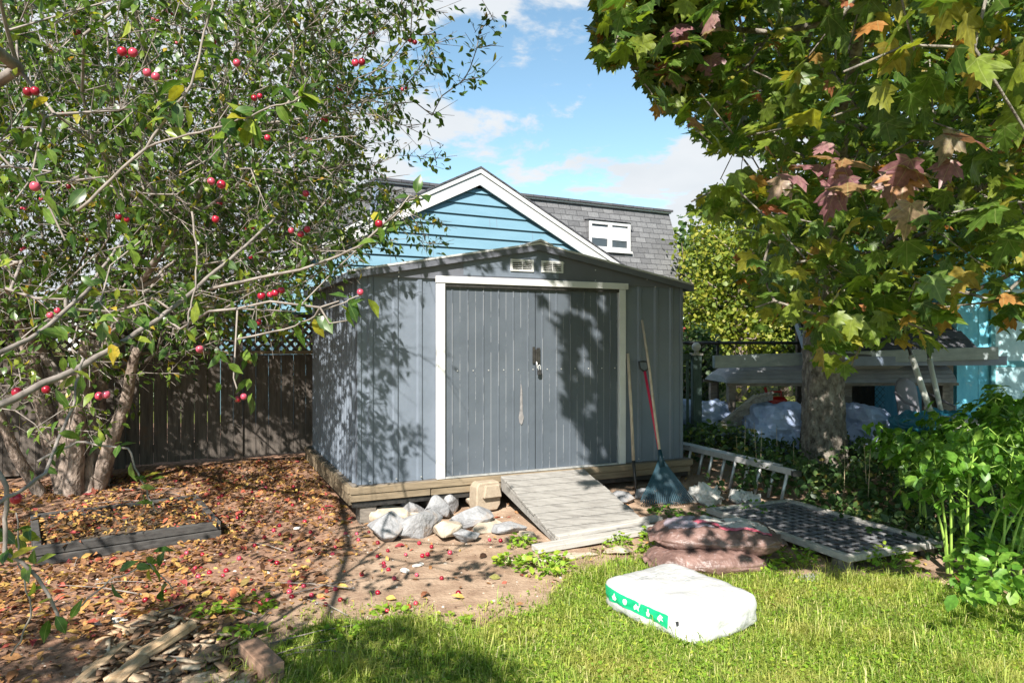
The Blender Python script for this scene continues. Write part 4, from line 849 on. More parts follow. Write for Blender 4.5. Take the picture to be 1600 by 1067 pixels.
def hits(Pp):
    x, y, z = Pp; res = []
    # shed front plane
    den = -(SD[0]*fn[0]+SD[1]*fn[1]); t = -((A.x-x)*fn[0]+(A.y-y)*fn[1])/(SD[0]*fn[0]+SD[1]*fn[1])
    if t > 0:
        h = np.array([x, y, z])-SD*t; u = (h[0]-A.x)*UX.x+(h[1]-A.y)*UX.y
        if 0 < u < SW and .2 < h[2] < ZA-.2*abs(u-SW/2): return 'shed', 800+h[0]/h[1]*FPX, 533-(h[2]-CAMZ)/h[1]*FPX
    hn = (hy, -hx); t = -((-.63-x)*hn[0]+(13-y)*hn[1])/(SD[0]*hn[0]+SD[1]*hn[1])
    if t > 0:
        h = np.array([x, y, z])-SD*t
        if h[2] > 2.6 and y < 11: return 'house', 800+h[0]/h[1]*FPX, 533-(h[2]-CAMZ)/h[1]*FPX
    t = (z-.05)/SD[2]; h = np.array([x, y, z])-SD*t
    if h[1] > .5: return 'ground', 800+h[0]/h[1]*FPX, 533+(CAMZ-.05)/h[1]*FPX
    return 'none', 0, 0
def shade_ok(Pp, leak=0.0):
    k, px, py = hits(Pp)
    bad = (k == 'shed' and (inpoly(px, py, lit_shed) or inpoly(px, py, lit_shed2))) or (k == 'ground' and inpoly(px, py, lit_gnd)) or (k == 'house' and inpoly(px, py, lit_gable)) or (k == 'ground' and inpoly(px, py, lit_soft) and random.random() < .62)
    if k == 'shed' and bool(lit_break(px, py)) and random.random() < .93: return False
    return (not bad) or random.random() < leak
def inpoly_np(x, y, poly):
    c = np.zeros(len(x), bool); j = len(poly)-1
    for i in range(len(poly)):
        xi, yi = poly[i]; xj, yj = poly[j]
        if yi != yj: c ^= ((yi > y) != (yj > y)) & (x < (xj-xi)*(y-yi)/(yj-yi)+xi)
        j = i
    return c
def keep_leaves(Pp, D, size, outline, lits=True, leak=.02):
    q = Pp+D/np.linalg.norm(D, axis=1, keepdims=True)*size[:, None]*.6
    Y = np.maximum(q[:, 1], .05); a = 800+q[:, 0]/Y*FPX; c = 533-(q[:, 2]-CAMZ)/Y*FPX
    vis = (q[:, 1] > .25) & (a > -80) & (a < 1680) & (c > -80) & (c < 1150)
    ok = ~vis | inpoly_np(a, c, outline)
    if lits:
        t = -((A.x-q[:, 0])*fn[0]+(A.y-q[:, 1])*fn[1])/(SD[0]*fn[0]+SD[1]*fn[1]); h = q-SD*t[:, None]
        u = (h[:, 0]-A.x)*UX.x+(h[:, 1]-A.y)*UX.y; on = (t > 0) & (u > 0) & (u < SW) & (h[:, 2] > .25) & (h[:, 2] < ZA)
        hp = 800+h[:, 0]/np.maximum(h[:, 1], .1)*FPX; hq = 533-(h[:, 2]-CAMZ)/np.maximum(h[:, 1], .1)*FPX
        bad = on & (inpoly_np(hp, hq, lit_shed) | lit_break(hp, hq))
        t = (q[:, 2]-.05)/SD[2]; h = q-SD*t[:, None]; hy_ = np.maximum(h[:, 1], .1); g_ = (h[:, 1] > .5) & ~on
        bad |= g_ & inpoly_np(800+h[:, 0]/hy_*FPX, 533+(CAMZ-.05)/hy_*FPX, lit_gnd)
        ok &= ~bad | (RNG.random(len(q)) < leak)
    return ok
def screen(Pp): return 800+Pp[0]/Pp[1]*FPX, 533-(Pp[2]-CAMZ)/Pp[1]*FPX
def visible(Pp, mg=0):
    if Pp[1] < .25: return False
    a, c = screen(Pp); return -mg < a < 1600+mg and -mg < c < 1067+mg
def spray(PA, PR, tipn, sel, nl, spread, size, up, droop, tw, sz_near=None):
    """leaves round each tip: returns pos, dir, up, size"""
    Ps = []; Ds = []; Us = []; Ss = []
    for i in sel:
        t = tipn[i]; p = PA[t]; q = PA[PR[t]]; d = p-q; d = d/(np.linalg.norm(d)+1e-9); n = nl if isinstance(nl, int) else int(RNG.integers(*nl))
        a = RNG.uniform(-.85, .35, n)[:, None]; base = p+d*a*spread+RNG.normal(size=(n, 3))*tw
        dr = unit(n)*.9+d*.6+np.array([0, 0, -droop]); u = np.array([0, 0, up])+unit(n)
        Ps.append(base); Ds.append(dr); Us.append(u); Ss.append(RNG.uniform(*size, n))
    return np.concatenate(Ps), np.concatenate(Ds), np.concatenate(Us), np.concatenate(Ss)

# ------------------------------------------------------------------ apple tree (left)
out_apple = [(-400, -500), (720, -500), (716, 0), (700, 40), (690, 110), (640, 150), (655, 215), (600, 262), (625, 300), (655, 330), (700, 350), (695, 390), (640, 402), (560, 425), (520, 450), (470, 480), (440, 545), (330, 575), (230, 600), (150, 690), (40, 720), (-400, 760)]
out_apple_leaf = [(-400, -500), (850, -500), (800, 20), (795, 60), (760, 135), (715, 155), (690, 200), (715, 260), (690, 290), (640, 285), (650, 320), (700, 350), (700, 400), (600, 430), (570, 500), (540, 530), (470, 545), (430, 560), (390, 660), (330, 600), (230, 640), (200, 800), (60, 1000), (-400, 1100)]
bx, by = -4.25, 6.95
seeds = [((bx, by, .1), -1), ((bx+.02, by-.02, .5), 0), ((bx-.02, by-.05, .9), 1),
         ((bx+.35, by-.3, 1.35), 2), ((bx-.3, by-.1, 1.45), 2), ((bx+.05, by+.15, 1.6), 2),
         ((bx+.9, by-.8, 1.9), 3), ((bx-.2, by-.9, 2.0), 4), ((bx+.3, by+.5, 2.4), 5),
         ((bx+1.7, by-1.5, 2.5), 6), ((bx+.1, by-2.0, 2.45), 7), ((bx+1.0, by+.2, 3.0), 8),
         ((bx+.9, by-3.0, 2.7), 10), ((bx+1.9, by-3.6, 2.85), 12), ((bx+2.3, by-4.9, 2.75), 13), ((bx+2.5, by-6.3, 2.75), 14)]
pts = []; cnt = 0
def in_apple(p):
    e = ((p[0]+3.6)/3.9)**2+((p[1]-5.0)/4.1)**2+((p[2]-2.9)/2.5)**2
    return e < 1
while len(pts) < 5200 and cnt < 200000:
    cnt += 1; p = np.array([random.uniform(-7.3, .8), (random.uniform(1.0, 9.2) if random.random() < .6 else random.uniform(5, 9.3)), random.uniform(.7, 5.2)])
    if not in_apple(p): continue
    if p[1] < 2.6 and random.random() < .72: continue
    if visible(p, 60):
        a, c = screen(p)
        if not inpoly(a, c, out_apple): continue
        if a > 560 and random.random() < .45: continue
        if c > 520 and random.random() < .62: continue
    else:
        if p[2] < 1.6: continue
        if not (p[1] < 2.6) and random.random() < .35: continue
    if not shade_ok(p, .04): continue
    # stay out of the shed and behind-fence space
    r = Vector(p)-A; u = r.dot(UX); d = r.dot(UY)
    if u > -.25 and d > -.25 and p[2] < 2.5: continue
    if d > 2.4 and u < 0 and p[2] < 2.0: continue
    pts.append(p)
# overhead boughs behind the camera that shade the lower left of the lawn
k = 0
while k < 470:
    p = np.array([random.uniform(-3.6, -.1), random.uniform(-1.5, 1.2), random.uniform(2.3, 3.3)])
    kd, px, py = hits(p)
    if kd != 'ground' or not (-300 < px < 860 and 925 < py < 1300): continue
    if px > 420 and py < 960: continue
    if inpoly(px, py, lit_gnd) or visible(p, 40): continue
    if noise.noise(Vector((px*.006, py*.012, 4))) < -.12: continue
    pts.append(p); k += 1
# hand placed twigs that show against the sky and the shed
for (px, py, Y) in ((770, 30, 5.8), (775, 70, 5.8), (750, 45, 5.8), (745, 75, 5.8), (735, 105, 5.9), (755, 120, 5.8), (725, 125, 5.9), (765, 18, 5.8), (700, 20, 6.), (710, 60, 6.), (690, 150, 6.1), (675, 180, 6.1), (690, 235, 6.3), (680, 250, 6.3), (665, 245, 6.3), (530, 470, 2.7), (500, 480, 2.7), (545, 500, 2.75), (515, 505, 2.7), (485, 505, 2.75), (520, 425, 3.2), (640, 305, 3.0), (660, 312, 3.05), (625, 325, 3.0), (365, 590, 2.9), (372, 612, 2.9)):
    pts.append(np.array(P(px, py, Y)))
# foliage whose shadow patterns fall on the left shed panel
def from_shed(px, py, t):
    r = (px-800)/FPX; u = (5.9*r+1.3)/(math.cos(SR)-math.sin(SR)*r); Pq = SL(u, 0, 0); z = CAMZ-(py-533)/FPX*Pq.y
    return np.array([Pq.x, Pq.y, z])+SD*t
for (px, py, t) in ((600, 470, 2.3), (580, 450, 2.2), (615, 490, 2.35), (590, 500, 2.3), (575, 530, 2.5), (650, 452, 2.6), (632, 545, 2.1), (618, 570, 2.1), (600, 590, 2.15), (575, 600, 2.2), (590, 620, 2.1), (630, 590, 2.0), (575, 660, 2.2), (590, 690, 2.2), (640, 685, 2.2), (655, 700, 2.2), (600, 715, 2.1), (575, 720, 2.3), (612, 740, 2.3), (570, 560, 2.4), (605, 650, 2.0)):
    pts.append(from_shed(px, py, t))
pts = np.array(pts)
PA, PR, RR, TN = grow(pts, seeds, .30, .30, .10, .0032, 2.45)
at = thing('apple_tree', 'old red fruited crab apple tree with tangled pale branches at left', 'tree', (bx, by, 0))
inv = np.array([bx, by, 0])
main = RR > .05; child = np.array([i for i in range(len(PA)) if PR[i] >= 0])
thick = child[RR[child] > .035]; thin = child[RR[child] <= .035]
rp_ = lambda idx: np.minimum(RR[PR[idx]], RR[idx]*1.35)
tubes_np('limbs', PA[PR[thick]]-inv, PA[thick]-inv, rp_(thick), RR[thick], M['twig'], at, 8)
tubes_np('twigs', PA[PR[thin]]-inv, PA[thin]-inv, rp_(thin), RR[thin], M['twig'], at, 5)
ti = TN[np.repeat(np.arange(len(pts)), 4)]; pd = PA[ti]-PA[PR[ti]]; pd /= np.linalg.norm(pd, axis=1, keepdims=True)+1e-9; st_p = PA[ti]-pd*RNG.uniform(0, .2, (len(ti), 1)); en_p = st_p+(unit(len(ti))+pd*.7)*RNG.uniform(.06, .2, (len(ti), 1)); okk = np.array([Y > 3.3 for Y in st_p[:, 1]])
tubes_np('spur_twigs', st_p[okk]-inv, en_p[okk]-inv, np.full(okk.sum(), .0028), np.full(okk.sum(), .0015), M['twig'], at, 4)
# fat gnarled trunk with fluted base and several stems
def trunk(name, axis, radii, mat, parent, lobes=6, amp=.16, n=60, sub=16, seed=0, flare=0):
    V = []; F = []; pts_ = []; rad = []
    for i in range(len(axis)-1):
        for s in range(sub): t = s/sub; pts_.append(Vector(axis[i]).lerp(Vector(axis[i+1]), t)); rad.append(radii[i]*(1-t)+radii[i+1]*t)
    pts_.append(Vector(axis[-1])); rad.append(radii[-1])
    for p, r in zip(pts_, rad):
        for k in range(n):
            a = 2*math.pi*k/n; q = r*(1+amp*noise.noise(Vector((math.cos(a)*lobes*.5, math.sin(a)*lobes*.5, p.z*.8+seed)))+.10*noise.noise(Vector((math.cos(a)*7, math.sin(a)*7, p.z*9+seed)))+.07*noise.noise(Vector((math.cos(a)*17, math.sin(a)*17, p.z*22+seed))))
            V.append((p.x+q*math.cos(a), p.y+q*math.sin(a), p.z))
    for i in range(len(pts_)-1):
        for k in range(n): F.append((i*n+k, i*n+(k+1) % n, (i+1)*n+(k+1) % n, (i+1)*n+k))
    return np_mesh(name, V, F, mat, parent, True)
trunk('trunk', [(0, 0, -.05), (0, 0, .12), (.03, -.02, .45), (.0, -.03, .85), (-.06, -.02, 1.3)], [.31, .23, .185, .165, .11], M['bark'], at, 7, .6, seed=2)
b = MB()
for (p0_, p1_, p2_, r0, r1) in (((-.12, .0, .0), (-.30, -.1, .8), (-.5, -.2, 1.9), .11, .05), ((.15, -.05, .0), (.45, -.15, .75), (.78, -.4, 1.5), .09, .04), ((.05, -.18, .0), (.12, -.35, .7), (.35, -.5, 1.6), .10, .045), ((-.25, -.2, .0), (-.45, -.45, .7), (-.5, -.7, 1.4), .06, .03), ((0, .1, .4), (.1, .1, 1.2), (.3, .1, 2.2), .12, .06)):
    P0, P1, P2 = Vector(p0_), Vector(p1_), Vector(p2_); pp = [((1-t)**2)*P0+2*t*(1-t)*P1+t*t*P2+Vector((.03*noise.noise(Vector((t*4, r0*90, 0))), .03*noise.noise(Vector((t*4, r0*70, 5))), 0)) for t in np.linspace(0, 1, 12)]
    b.tube(pp, list(np.linspace(r0, r1, 12)), 10)
b.build('stem', M['bark'], at, smooth=True)
sel = range(len(pts))
Lp, Ld, Lu, Ls = spray(PA, PR, TN, sel, (8, 14), .26, (.04, .092), 1.1, .55, .05)
ok = keep_leaves(Lp, Ld, Ls, out_apple_leaf); Lp, Ld, Lu, Ls = Lp[ok], Ld[ok], Lu[ok], Ls[ok]; print('apple leaves', len(Lp))
leaves('foliage', Lp-inv, Ld, Lu, Ls, AL, M['apple_leaf'], at)
# bent foreground branches
def near_branch(pix, r0, r1, leafn, parent=at, mat='twig', lsz=(.06, .09), nm='branch', lm='apple_leaf', tplx=AL):
    pp = [P(*q)-Vector(inv) for q in pix]; fine = []
    for i in range(len(pp)-1):
        for t in np.linspace(0, 1, 6, endpoint=False): fine.append(pp[i].lerp(pp[i+1], t)+Vector((noise.noise(pp[i]*3+Vector((t*3, 0, 0))), 0, noise.noise(pp[i]*3+Vector((0, t*3, 0)))))*.012)
    fine.append(pp[-1]); o = MB().tube(fine, list(np.linspace(r0, r1, len(fine))), 8).build(nm, M[mat], parent, smooth=True)
    if leafn:
        idx = RNG.integers(len(fine)//3, len(fine), leafn); Pp = np.array([fine[i] for i in idx])+RNG.normal(size=(leafn, 3))*.015
        D = unit(leafn)+np.array([.3, 0, -.1]); leaves('leaf_spray', Pp, D, np.array([0, -.5, 1.0])+unit(leafn)*.8, RNG.uniform(*lsz, leafn), tplx, M[lm], parent)
    return fine
near_branch([(-60, 660, 2.2), (90, 590, 2.5), (200, 530, 2.8), (270, 480, 3.1), (370, 395, 3.6), (430, 340, 4.2)], .014, .007, 14)
near_branch([(-40, 570, 2.4), (60, 520, 2.7), (140, 450, 3.1), (190, 380, 3.5)], .011, .006, 16)
near_branch([(370, 530, 2.8), (460, 510, 2.75), (530, 475, 2.7), (562, 462, 2.7)], .004, .002, 16, lsz=(.07, .10))
near_branch([(330, 450, 3.4), (470, 420, 3.2), (560, 385, 3.1), (640, 312, 3.05), (662, 305, 3.0)], .008, .003, 20)
near_branch([(120, 330, 2.4), (230, 230, 2.4), (300, 130, 2.4), (330, 10, 2.4), (335, -60, 2.4)], .006, .003, 26, lsz=(.07, .10))
near_branch([(230, 230, 2.4), (330, 200, 2.3), (420, 170, 2.2), (480, 150, 2.2)], .004, .002, 30, lsz=(.07, .10))
near_branch([(300, 330, 2.6), (310, 400, 2.6), (300, 470, 2.6), (290, 520, 2.6)], .004, .003, 5)
near_branch([(-30, 690, 1.9), (10, 760, 1.9), (8, 860, 1.9), (60, 900, 1.9), (100, 980, 1.9)], .007, .004, 12, lsz=(.05, .07))
near_branch([(60, 720, 2.3), (120, 690, 2.4), (200, 700, 2.4), (225, 760, 2.4), (245, 800, 2.4)], .005, .002, 14, lsz=(.05, .075))
near_branch([(-20, 800, 1.7), (70, 740, 1.9), (110, 640, 2.1), (130, 560, 2.2)], .005, .004, 12, lsz=(.05, .07))
near_branch([(120, 950, 2.3), (180, 900, 2.3), (235, 880, 2.3), (270, 920, 2.3)], .003, .002, 12, lsz=(.05, .08))
near_branch([(20, 1020, 2.0), (50, 960, 2.0), (30, 880, 2.0), (25, 800, 2.0)], .003, .002, 10, lsz=(.05, .07))
# apples on the tree
def applemesh(name, r):
    bm = bmesh.new(); bmesh.ops.create_uvsphere(bm, u_segments=14, v_segments=10, radius=r)
    for v in bm.verts:
        a = v.co.z/r; v.co.z *= 1.08; v.co.z -= .22*r*math.exp(-((v.co.x**2+v.co.y**2)/(.2*r*r)))*(1 if a > 0 else -.5)
    me = bpy.data.meshes.new(name); bm.to_mesh(me); bm.free(); me.materials.append(M['apple']); me.polygons.foreach_set('use_smooth', [True]*len(me.polygons)); return me
am = applemesh('apple', .0145)
cands = [PA[TN[i]] for i in range(len(pts)) if visible(PA[TN[i]], -10) and 1.8 < PA[TN[i]][1] < 6.0]
cands.sort(key=lambda p: p[1]); spots = [P(*q) for q in ((230, 113, 2.3), (208, 82, 2.3), (330, 283, 2.5), (346, 288, 2.5), (337, 342, 2.6), (592, 349, 2.9), (480, 358, 3.0), (455, 360, 3.0), (430, 457, 2.9), (422, 460, 2.9), (440, 453, 2.9), (404, 503, 3), (372, 623, 2.9), (563, 456, 2.7), (55, 142, 2.3), (555, 98, 3.2), (478, 302, 3), (72, 608, 2.5), (26, 612, 2.4), (25, 778, 1.8), (155, 618, 2.7), (90, 485, 3), (312, 545, 3), (418, 215, 3), (370, 98, 3))]
spots += [Vector(cands[int(i)])+Vector((0, 0, -.03)) for i in np.linspace(0, len(cands)-1, 36)]
spots += [Vector(q)+Vector((random.choice((-1, 1))*random.uniform(.024, .032), random.uniform(-.015, .015), random.uniform(-.02, .012))) for q in random.sample(spots, 34)]
for s in spots:
    o = bpy.data.objects.new('apple', am); COL.objects.link(o); o.parent = at; o.location = s-Vector(inv); o.rotation_euler = (random.uniform(-.4, .4), random.uniform(-.4, .4), random.uniform(0, 6)); k = random.uniform(.85, 1.15); o.scale = (k, k, k)
# ------------------------------------------------------------------ maple (right)
tx, ty = 3.47, 7.85
out_maple = [(915, -600), (950, -60), (925, 30), (940, 85), (975, 90), (1005, 120), (1030, 175), (1075, 190), (1115, 235), (1185, 225), (1200, 250), (1130, 275), (1090, 310), (1090, 335), (1170, 350), (1150, 400), (1170, 450), (1200, 490), (1235, 490), (1275, 540), (1310, 560), (1400, 515), (1470, 500), (1510, 420), (1700, 410), (1900, 430), (1900, -600)]
out_maple_leaf = [(925, -600), (955, -60), (930, 40), (935, 110), (960, 115), (975, 80), (1000, 110), (1015, 175), (1050, 190), (1080, 215), (1110, 245), (1150, 235), (1190, 245), (1200, 262), (1150, 280), (1080, 308), (1072, 332), (1120, 345), (1165, 350), (1140, 400), (1120, 425), (1160, 450), (1190, 480), (1185, 515), (1230, 500), (1262, 520), (1275, 570), (1320, 590), (1345, 555), (1400, 530), (1440, 535), (1455, 560), (1490, 540), (1515, 450), (1545, 430), (1555, 520), (1600, 555), (1900, 440), (1900, -600)]
seedsM = [((tx, ty, .1), -1), ((tx+.02, ty, .8), 0), ((tx, ty-.05, 1.6), 1), ((tx-.05, ty-.3, 2.3), 2), ((tx+.3, ty-.2, 2.4), 2), ((tx-.4, ty-1.2, 2.9), 3), ((tx-.9, ty-2.4, 3.3), 5), ((tx-1.4, ty-3.8, 3.7), 6), ((tx-1.9, ty-5.2, 3.9), 7), ((tx+.2, ty-1.6, 2.7), 4), ((tx+.4, ty-3.1, 2.9), 9), ((tx+.3, ty-4.6, 2.9), 10), ((tx, ty, 3.4), 3), ((tx-2.6, ty-6.5, 4.1), 8)]
ptm = []; cnt = 0
while len(ptm) < 2300 and cnt < 300000:
    cnt += 1; p = np.array([random.uniform(-1.6, 8.5), random.uniform(1.5, 11), random.uniform(1.25, 6.3)])
    e = ((p[0]-3.0)/5.2)**2+((p[1]-6.0)/5.2)**2+((p[2]-3.9)/2.9)**2
    if e > 1: continue
    if visible(p, 60):
        a, c = screen(p)
        if not inpoly(a, c, out_maple): continue
    elif random.random() < .3: continue
    if not shade_ok(p, .02): continue
    r = Vector(p)-A; u = r.dot(UX); d = r.dot(UY)
    if -.3 < u < SW+.35 and d > -.3 and d < 3 and p[2] < 2.7: continue
    if (p[0]-tx)**2+(p[1]-ty)**2 < .5 and p[2] < 2: continue
    ptm.append(p)
# boughs above the frame that shade the right of the shed
k = 0
while k < 800:
    px, py = random.uniform(866, 1068), random.uniform(395, 745)
    edge = 872+14*math.sin(py*.035)+(28 if random.random() < .5 else 0)+ (22 if 600 < py < 660 else 0)+(45 if py > 660 else 0)
    if px < edge: continue
    if 560 < py and px < 960 and noise.noise(Vector((px*.02, py*.02, 9))) < -.15: continue
    if bool(lit_break(px, py)): continue
    p = from_shed(px, py, random.uniform(3.9, 5.4)) if px < 1060 else from_shed(1055, py, random.uniform(3.9, 5.4))
    if visible(p, 30) and not inpoly(*screen(p), out_maple): continue
    ptm.append(p); k += 1
for (px, py, Y) in ((945, 80, 3.9), (955, 30, 3.9), (935, 50, 4.0), (965, 15, 3.9), (985, 105, 3.8), (1015, 140, 3.7), (1035, 180, 3.7), (1085, 200, 3.6), (1120, 232, 3.6), (1150, 215, 3.6), (1080, 315, 3.4), (1100, 305, 3.4), (1130, 290, 3.4), (1275, 530, 3.6), (1290, 545, 3.6), (1330, 570, 3.3), (1400, 500, 3.0), (1455, 520, 3.0), (1380, 490, 3.1), (1420, 470, 3.1), (1350, 530, 3.2), (1470, 480, 3.1), (1430, 440, 3.0), (1490, 450, 3.2), (1560, 470, 3.0), (1590, 500, 2.9), (1340, 500, 3.3), (1210, 470, 3.6), (1180, 480, 3.7)):
    ptm.append(np.array(P(px, py, Y)))
ptm = np.array(ptm)
MA, MR, MRR, MT = grow(ptm, seedsM, .30, .4, .06, .004, 2.4)
mt_ = thing('maple_tree', 'spreading maple tree with green and reddening leaves at right', 'tree', (tx, ty, 0)); invm = np.array([tx, ty, 0])
ch = np.array([i for i in range(len(MA)) if MR[i] >= 0 and not (i in (1, 2))])
rpm = np.minimum(MRR[MR[ch]], MRR[ch]*1.35)
tk = MRR[ch] > .03
tubes_np('limbs', MA[MR[ch[tk]]]-invm, MA[ch[tk]]-invm, rpm[tk], MRR[ch[tk]], M['bark_maple'], mt_, 9)
tubes_np('twigs', MA[MR[ch[~tk]]]-invm, MA[ch[~tk]]-invm, rpm[~tk], MRR[ch[~tk]], M['bark_maple'], mt_, 5)
trunk('trunk', [(0, 0, -.05), (0, 0, .15), (.0, 0, .5), (.0, 0, 1.1), (.0, -.02, 1.7), (-.05, -.2, 2.3)], [.38, .26, .225, .205, .20, .16], M['bark_maple'], mt_, 6, .12, seed=5)
Lp, Ld, Lu, Ls = spray(MA, MR, MT, range(len(ptm)), (12, 18), .34, (.075, .135), 2.0, .45, np.array([.14, .14, .05]))
ok = keep_leaves(Lp, Ld, Ls, out_maple_leaf, leak=.04); Lp, Ld, Lu, Ls = Lp[ok], Ld[ok], Lu[ok], Ls[ok]; print('maple leaves', len(Lp))
leaves('foliage', Lp-invm, Ld, Lu, Ls, ML, M['maple_leaf'], mt_)
# the reddish spray in front
cen = [P(*q) for q in ((1375, 240, 2.8), (1420, 260, 2.7), (1330, 265, 2.8), (1300, 290, 2.9), (1370, 300, 2.6), (1430, 310, 2.6), (1470, 235, 2.7), (1260, 270, 3.0), (1235, 285, 3.0), (1500, 190, 2.8), (1590, 180, 2.8), (1340, 225, 2.9), (1060, 95, 3.7), (1085, 60, 3.6), (1110, 40, 3.6), (1050, 85, 3.7))]
Pp = []; 
for c in cen:
    for _ in range(random.choice((1, 2, 3))): Pp.append(np.array(c)+RNG.normal(size=3)*.09)
Pp = np.array(Pp); n = len(Pp)
leaves('red_leaf_spray', Pp-invm, unit(n)*.7+np.array([-.4, -.4, -.6]), np.array([-.1, -.7, 1.0])+unit(n)*.35, RNG.uniform(.085, .17, n), ML, M['maple_red'], mt_)
# ------------------------------------------------------------------ background trees
def bgtree(x, y, h, r, mat, label, name, seed, ncl=260, lsz=.16, zc=None, nl=22, group='trees beyond the yard', trunk_r=.14):
    rnd = np.random.default_rng(seed); o = thing(name, label, 'tree', (x, y, gz(x, y)), 0, group); zc = zc or h*.6
    c = rnd.normal(size=(ncl, 3)); c /= np.linalg.norm(c, axis=1, keepdims=True); c *= rnd.uniform(.35, 1, (ncl, 1))**.6; c *= np.array([r, r, (h-zc)]); c[:, 2] = np.where(c[:, 2] < 0, c[:, 2]*zc*.85/(h-zc), c[:, 2])+zc
    c += rnd.normal(size=c.shape)*r*.08
    sd_ = [((0, 0, .0), -1), ((0, 0, zc*.45), 0), ((.05, 0, zc*.8), 1), ((0, .05, zc*1.1), 2)]
    pa, pr, rr_, tn = grow(c[:min(ncl, 160)], sd_, .4, .9, .06, .012, 2.3); ci = np.array([i for i in range(len(pa)) if pr[i] >= 0])
    tubes_np('branches', pa[pr[ci]], pa[ci], np.minimum(rr_[pr[ci]], rr_[ci]*1.3), rr_[ci], M['bark'], o, 5)
    MB().tube([(0, 0, -.05), (0, 0, zc*.45), (.05, 0, zc*.8)], [trunk_r*1.3, trunk_r, trunk_r*.7], 10).build('trunk', M['bark'], o, smooth=True)
    n = ncl*nl; p = np.repeat(c, nl, 0)+rnd.normal(size=(n, 3))*r*.12
    leaves('crown', p, unit(n)+np.array([0, 0, -.3]), unit(n)+np.array([0, 0, .8]), rnd.uniform(.6, 1.2, n)*lsz, QL, M[mat], o); return o
bgtree(5.15, 16.0, 4.55, 1.30, 'bg_leaf', 'yellow green tree just right of the mansard roof', 'broadleaf_tree', 1, 420, .10, nl=20)
bgtree(6.8, 17.5, 4.4, 2.1, 'bg_leaf_dark', 'dark green tree behind the maple trunk', 'broadleaf_tree', 2, 420, .13, nl=24)
bgtree(10.8, 19, 6, 3.0, 'bg_leaf_dark', 'dense dark tree behind the blue outbuilding', 'broadleaf_tree', 3, 400, .2)
bgtree(14.5, 31, 6.5, 3.6, 'bg_leaf', 'distant yellowing tree far beyond the lawn', 'broadleaf_tree', 4, 300, .25)
bgtree(5.4, 26, 2.4, 1.1, 'bg_leaf_red', 'small red leaved shrub on the far lawn', 'red_shrub', 5, 160, .13, group=None)
bgtree(8.2, 32, 6.5, 3.0, 'bg_leaf_dark', 'distant dark green tree at the far side of the lawn', 'broadleaf_tree', 9, 300, .25)
bgtree(3.2, 12.6, 1.6, .55, 'bg_leaf_dark', 'rounded green bush behind the chain link fence', 'bush', 6, 200, .08, zc=.7, nl=24, group=None, trunk_r=.05)
bgtree(-6.6, 14, 2.3, 1.3, 'bg_leaf_dark', 'dark tree behind the lattice fence at left', 'broadleaf_tree', 7, 260, .16)
bgtree(-10.5, 13, 2.6, 1.6, 'bg_leaf_dark', 'leafy tree behind the fence at the far left', 'broadleaf_tree', 8, 260, .16)
bgtree(-3.4, 12.2, 2.5, .9, 'bg_leaf', 'small yellowing tree behind the fence near the shed', 'small_tree', 10, 200, .09, group=None)
# neighbour's white wall glimpsed through the lattice
nh = thing('white_house', 'distant white walled house glimpsed over the lattice fence', 'house', (-9.5, 22, 0), .2)
MB().box((-4, 0, 0), (4, 6, 2.6)).build('wall', M['white'], nh); MB().prism([(-4.3, 2.6), (4.3, 2.6), (0, 4.3)], -.3, 6.3).build('roof', M['shingle'], nh)
for x in (-2.2, 1.2): w_ = MB().box((x, -.04, 1.1), (x+1, -.005, 2.1)).build('window', M['white'], nh); MB().box((x+.07, -.045, 1.17), (x+.93, -.041, 2.03)).build('pane', M['glass'], w_)

# ------------------------------------------------------------------ neighbour yard on the right
post = thing('fence_post', 'weathered green wooden post with round white ball cap beside the shed', 'post', P(1088, 640, 8.6)-Vector((0, 0, 0)))
pz = post.location.z; post.location.z = gz(0, 8.6); zt_ = 1.44-post.location.z
MB().box((-.055, -.055, -.02), (.055, .055, zt_-.06)).build('shaft', M['green_post'], post, .006)
MB().box((-.065, -.065, zt_-.058), (.065, .065, zt_-.03)).tube([(0, 0, zt_-.03), (0, 0, zt_-.005)], .03, 10).build('collar', M['wood_plank'], post)
bm = bmesh.new(); bmesh.ops.create_uvsphere(bm, u_segments=16, v_segments=12, radius=.055); bmesh.ops.translate(bm, verts=bm.verts, vec=(0, 0, zt_+.045)); me = bpy.data.meshes.new('ball_cap'); bm.to_mesh(me); bm.free(); link('ball_cap', me, M['white'], post, True)
gt = thing('garden_gate', 'short dark wooden gate between the shed and the ball topped post', 'gate', (0, 0, 0))
p0 = P(1088, 560, 8.62); p0 = Vector((p0.x, p0.y, 0))-Vector((.07, 0, 0))
MB().beam((p0.x-.55, p0.y-.1, 1.36), (p0.x, p0.y, 1.36), .04, .07).beam((p0.x-.55, p0.y-.1, .5), (p0.x, p0.y, .5), .04, .08).build('rail', M['green_post'], gt)
for k in range(5): x = p0.x-.5+k*.11; MB().box((x, p0.y-.12+.02*k, .3), (x+.03, p0.y-.10+.02*k, 1.32)).build('picket', M['green_post'], gt)
cf = thing('chain_link_fence', 'dark chain link fence with round top rail along the neighbouring yard', 'fence')
fa = Vector((2.0, 9.9, 0)); fb = Vector((9.5, 11.2, 0)); zf = 1.53
MB().tube([fa+Vector((0, 0, zf)), fb+Vector((0, 0, zf))], .022, 8).build('top_rail', M['dark_metal'], cf, smooth=True)
for t in (.0, .125, .33, .6, .85, 1): p = fa.lerp(fb, t); MB().tube([p+Vector((0, 0, .15)), p+Vector((0, 0, zf+.03))], .022, 8).build('post', M['dark_metal'], cf, smooth=True)
b = MB(); n = 75; Lf = (fb-fa).length; df = (fb-fa).normalized(); hh = zf-.25
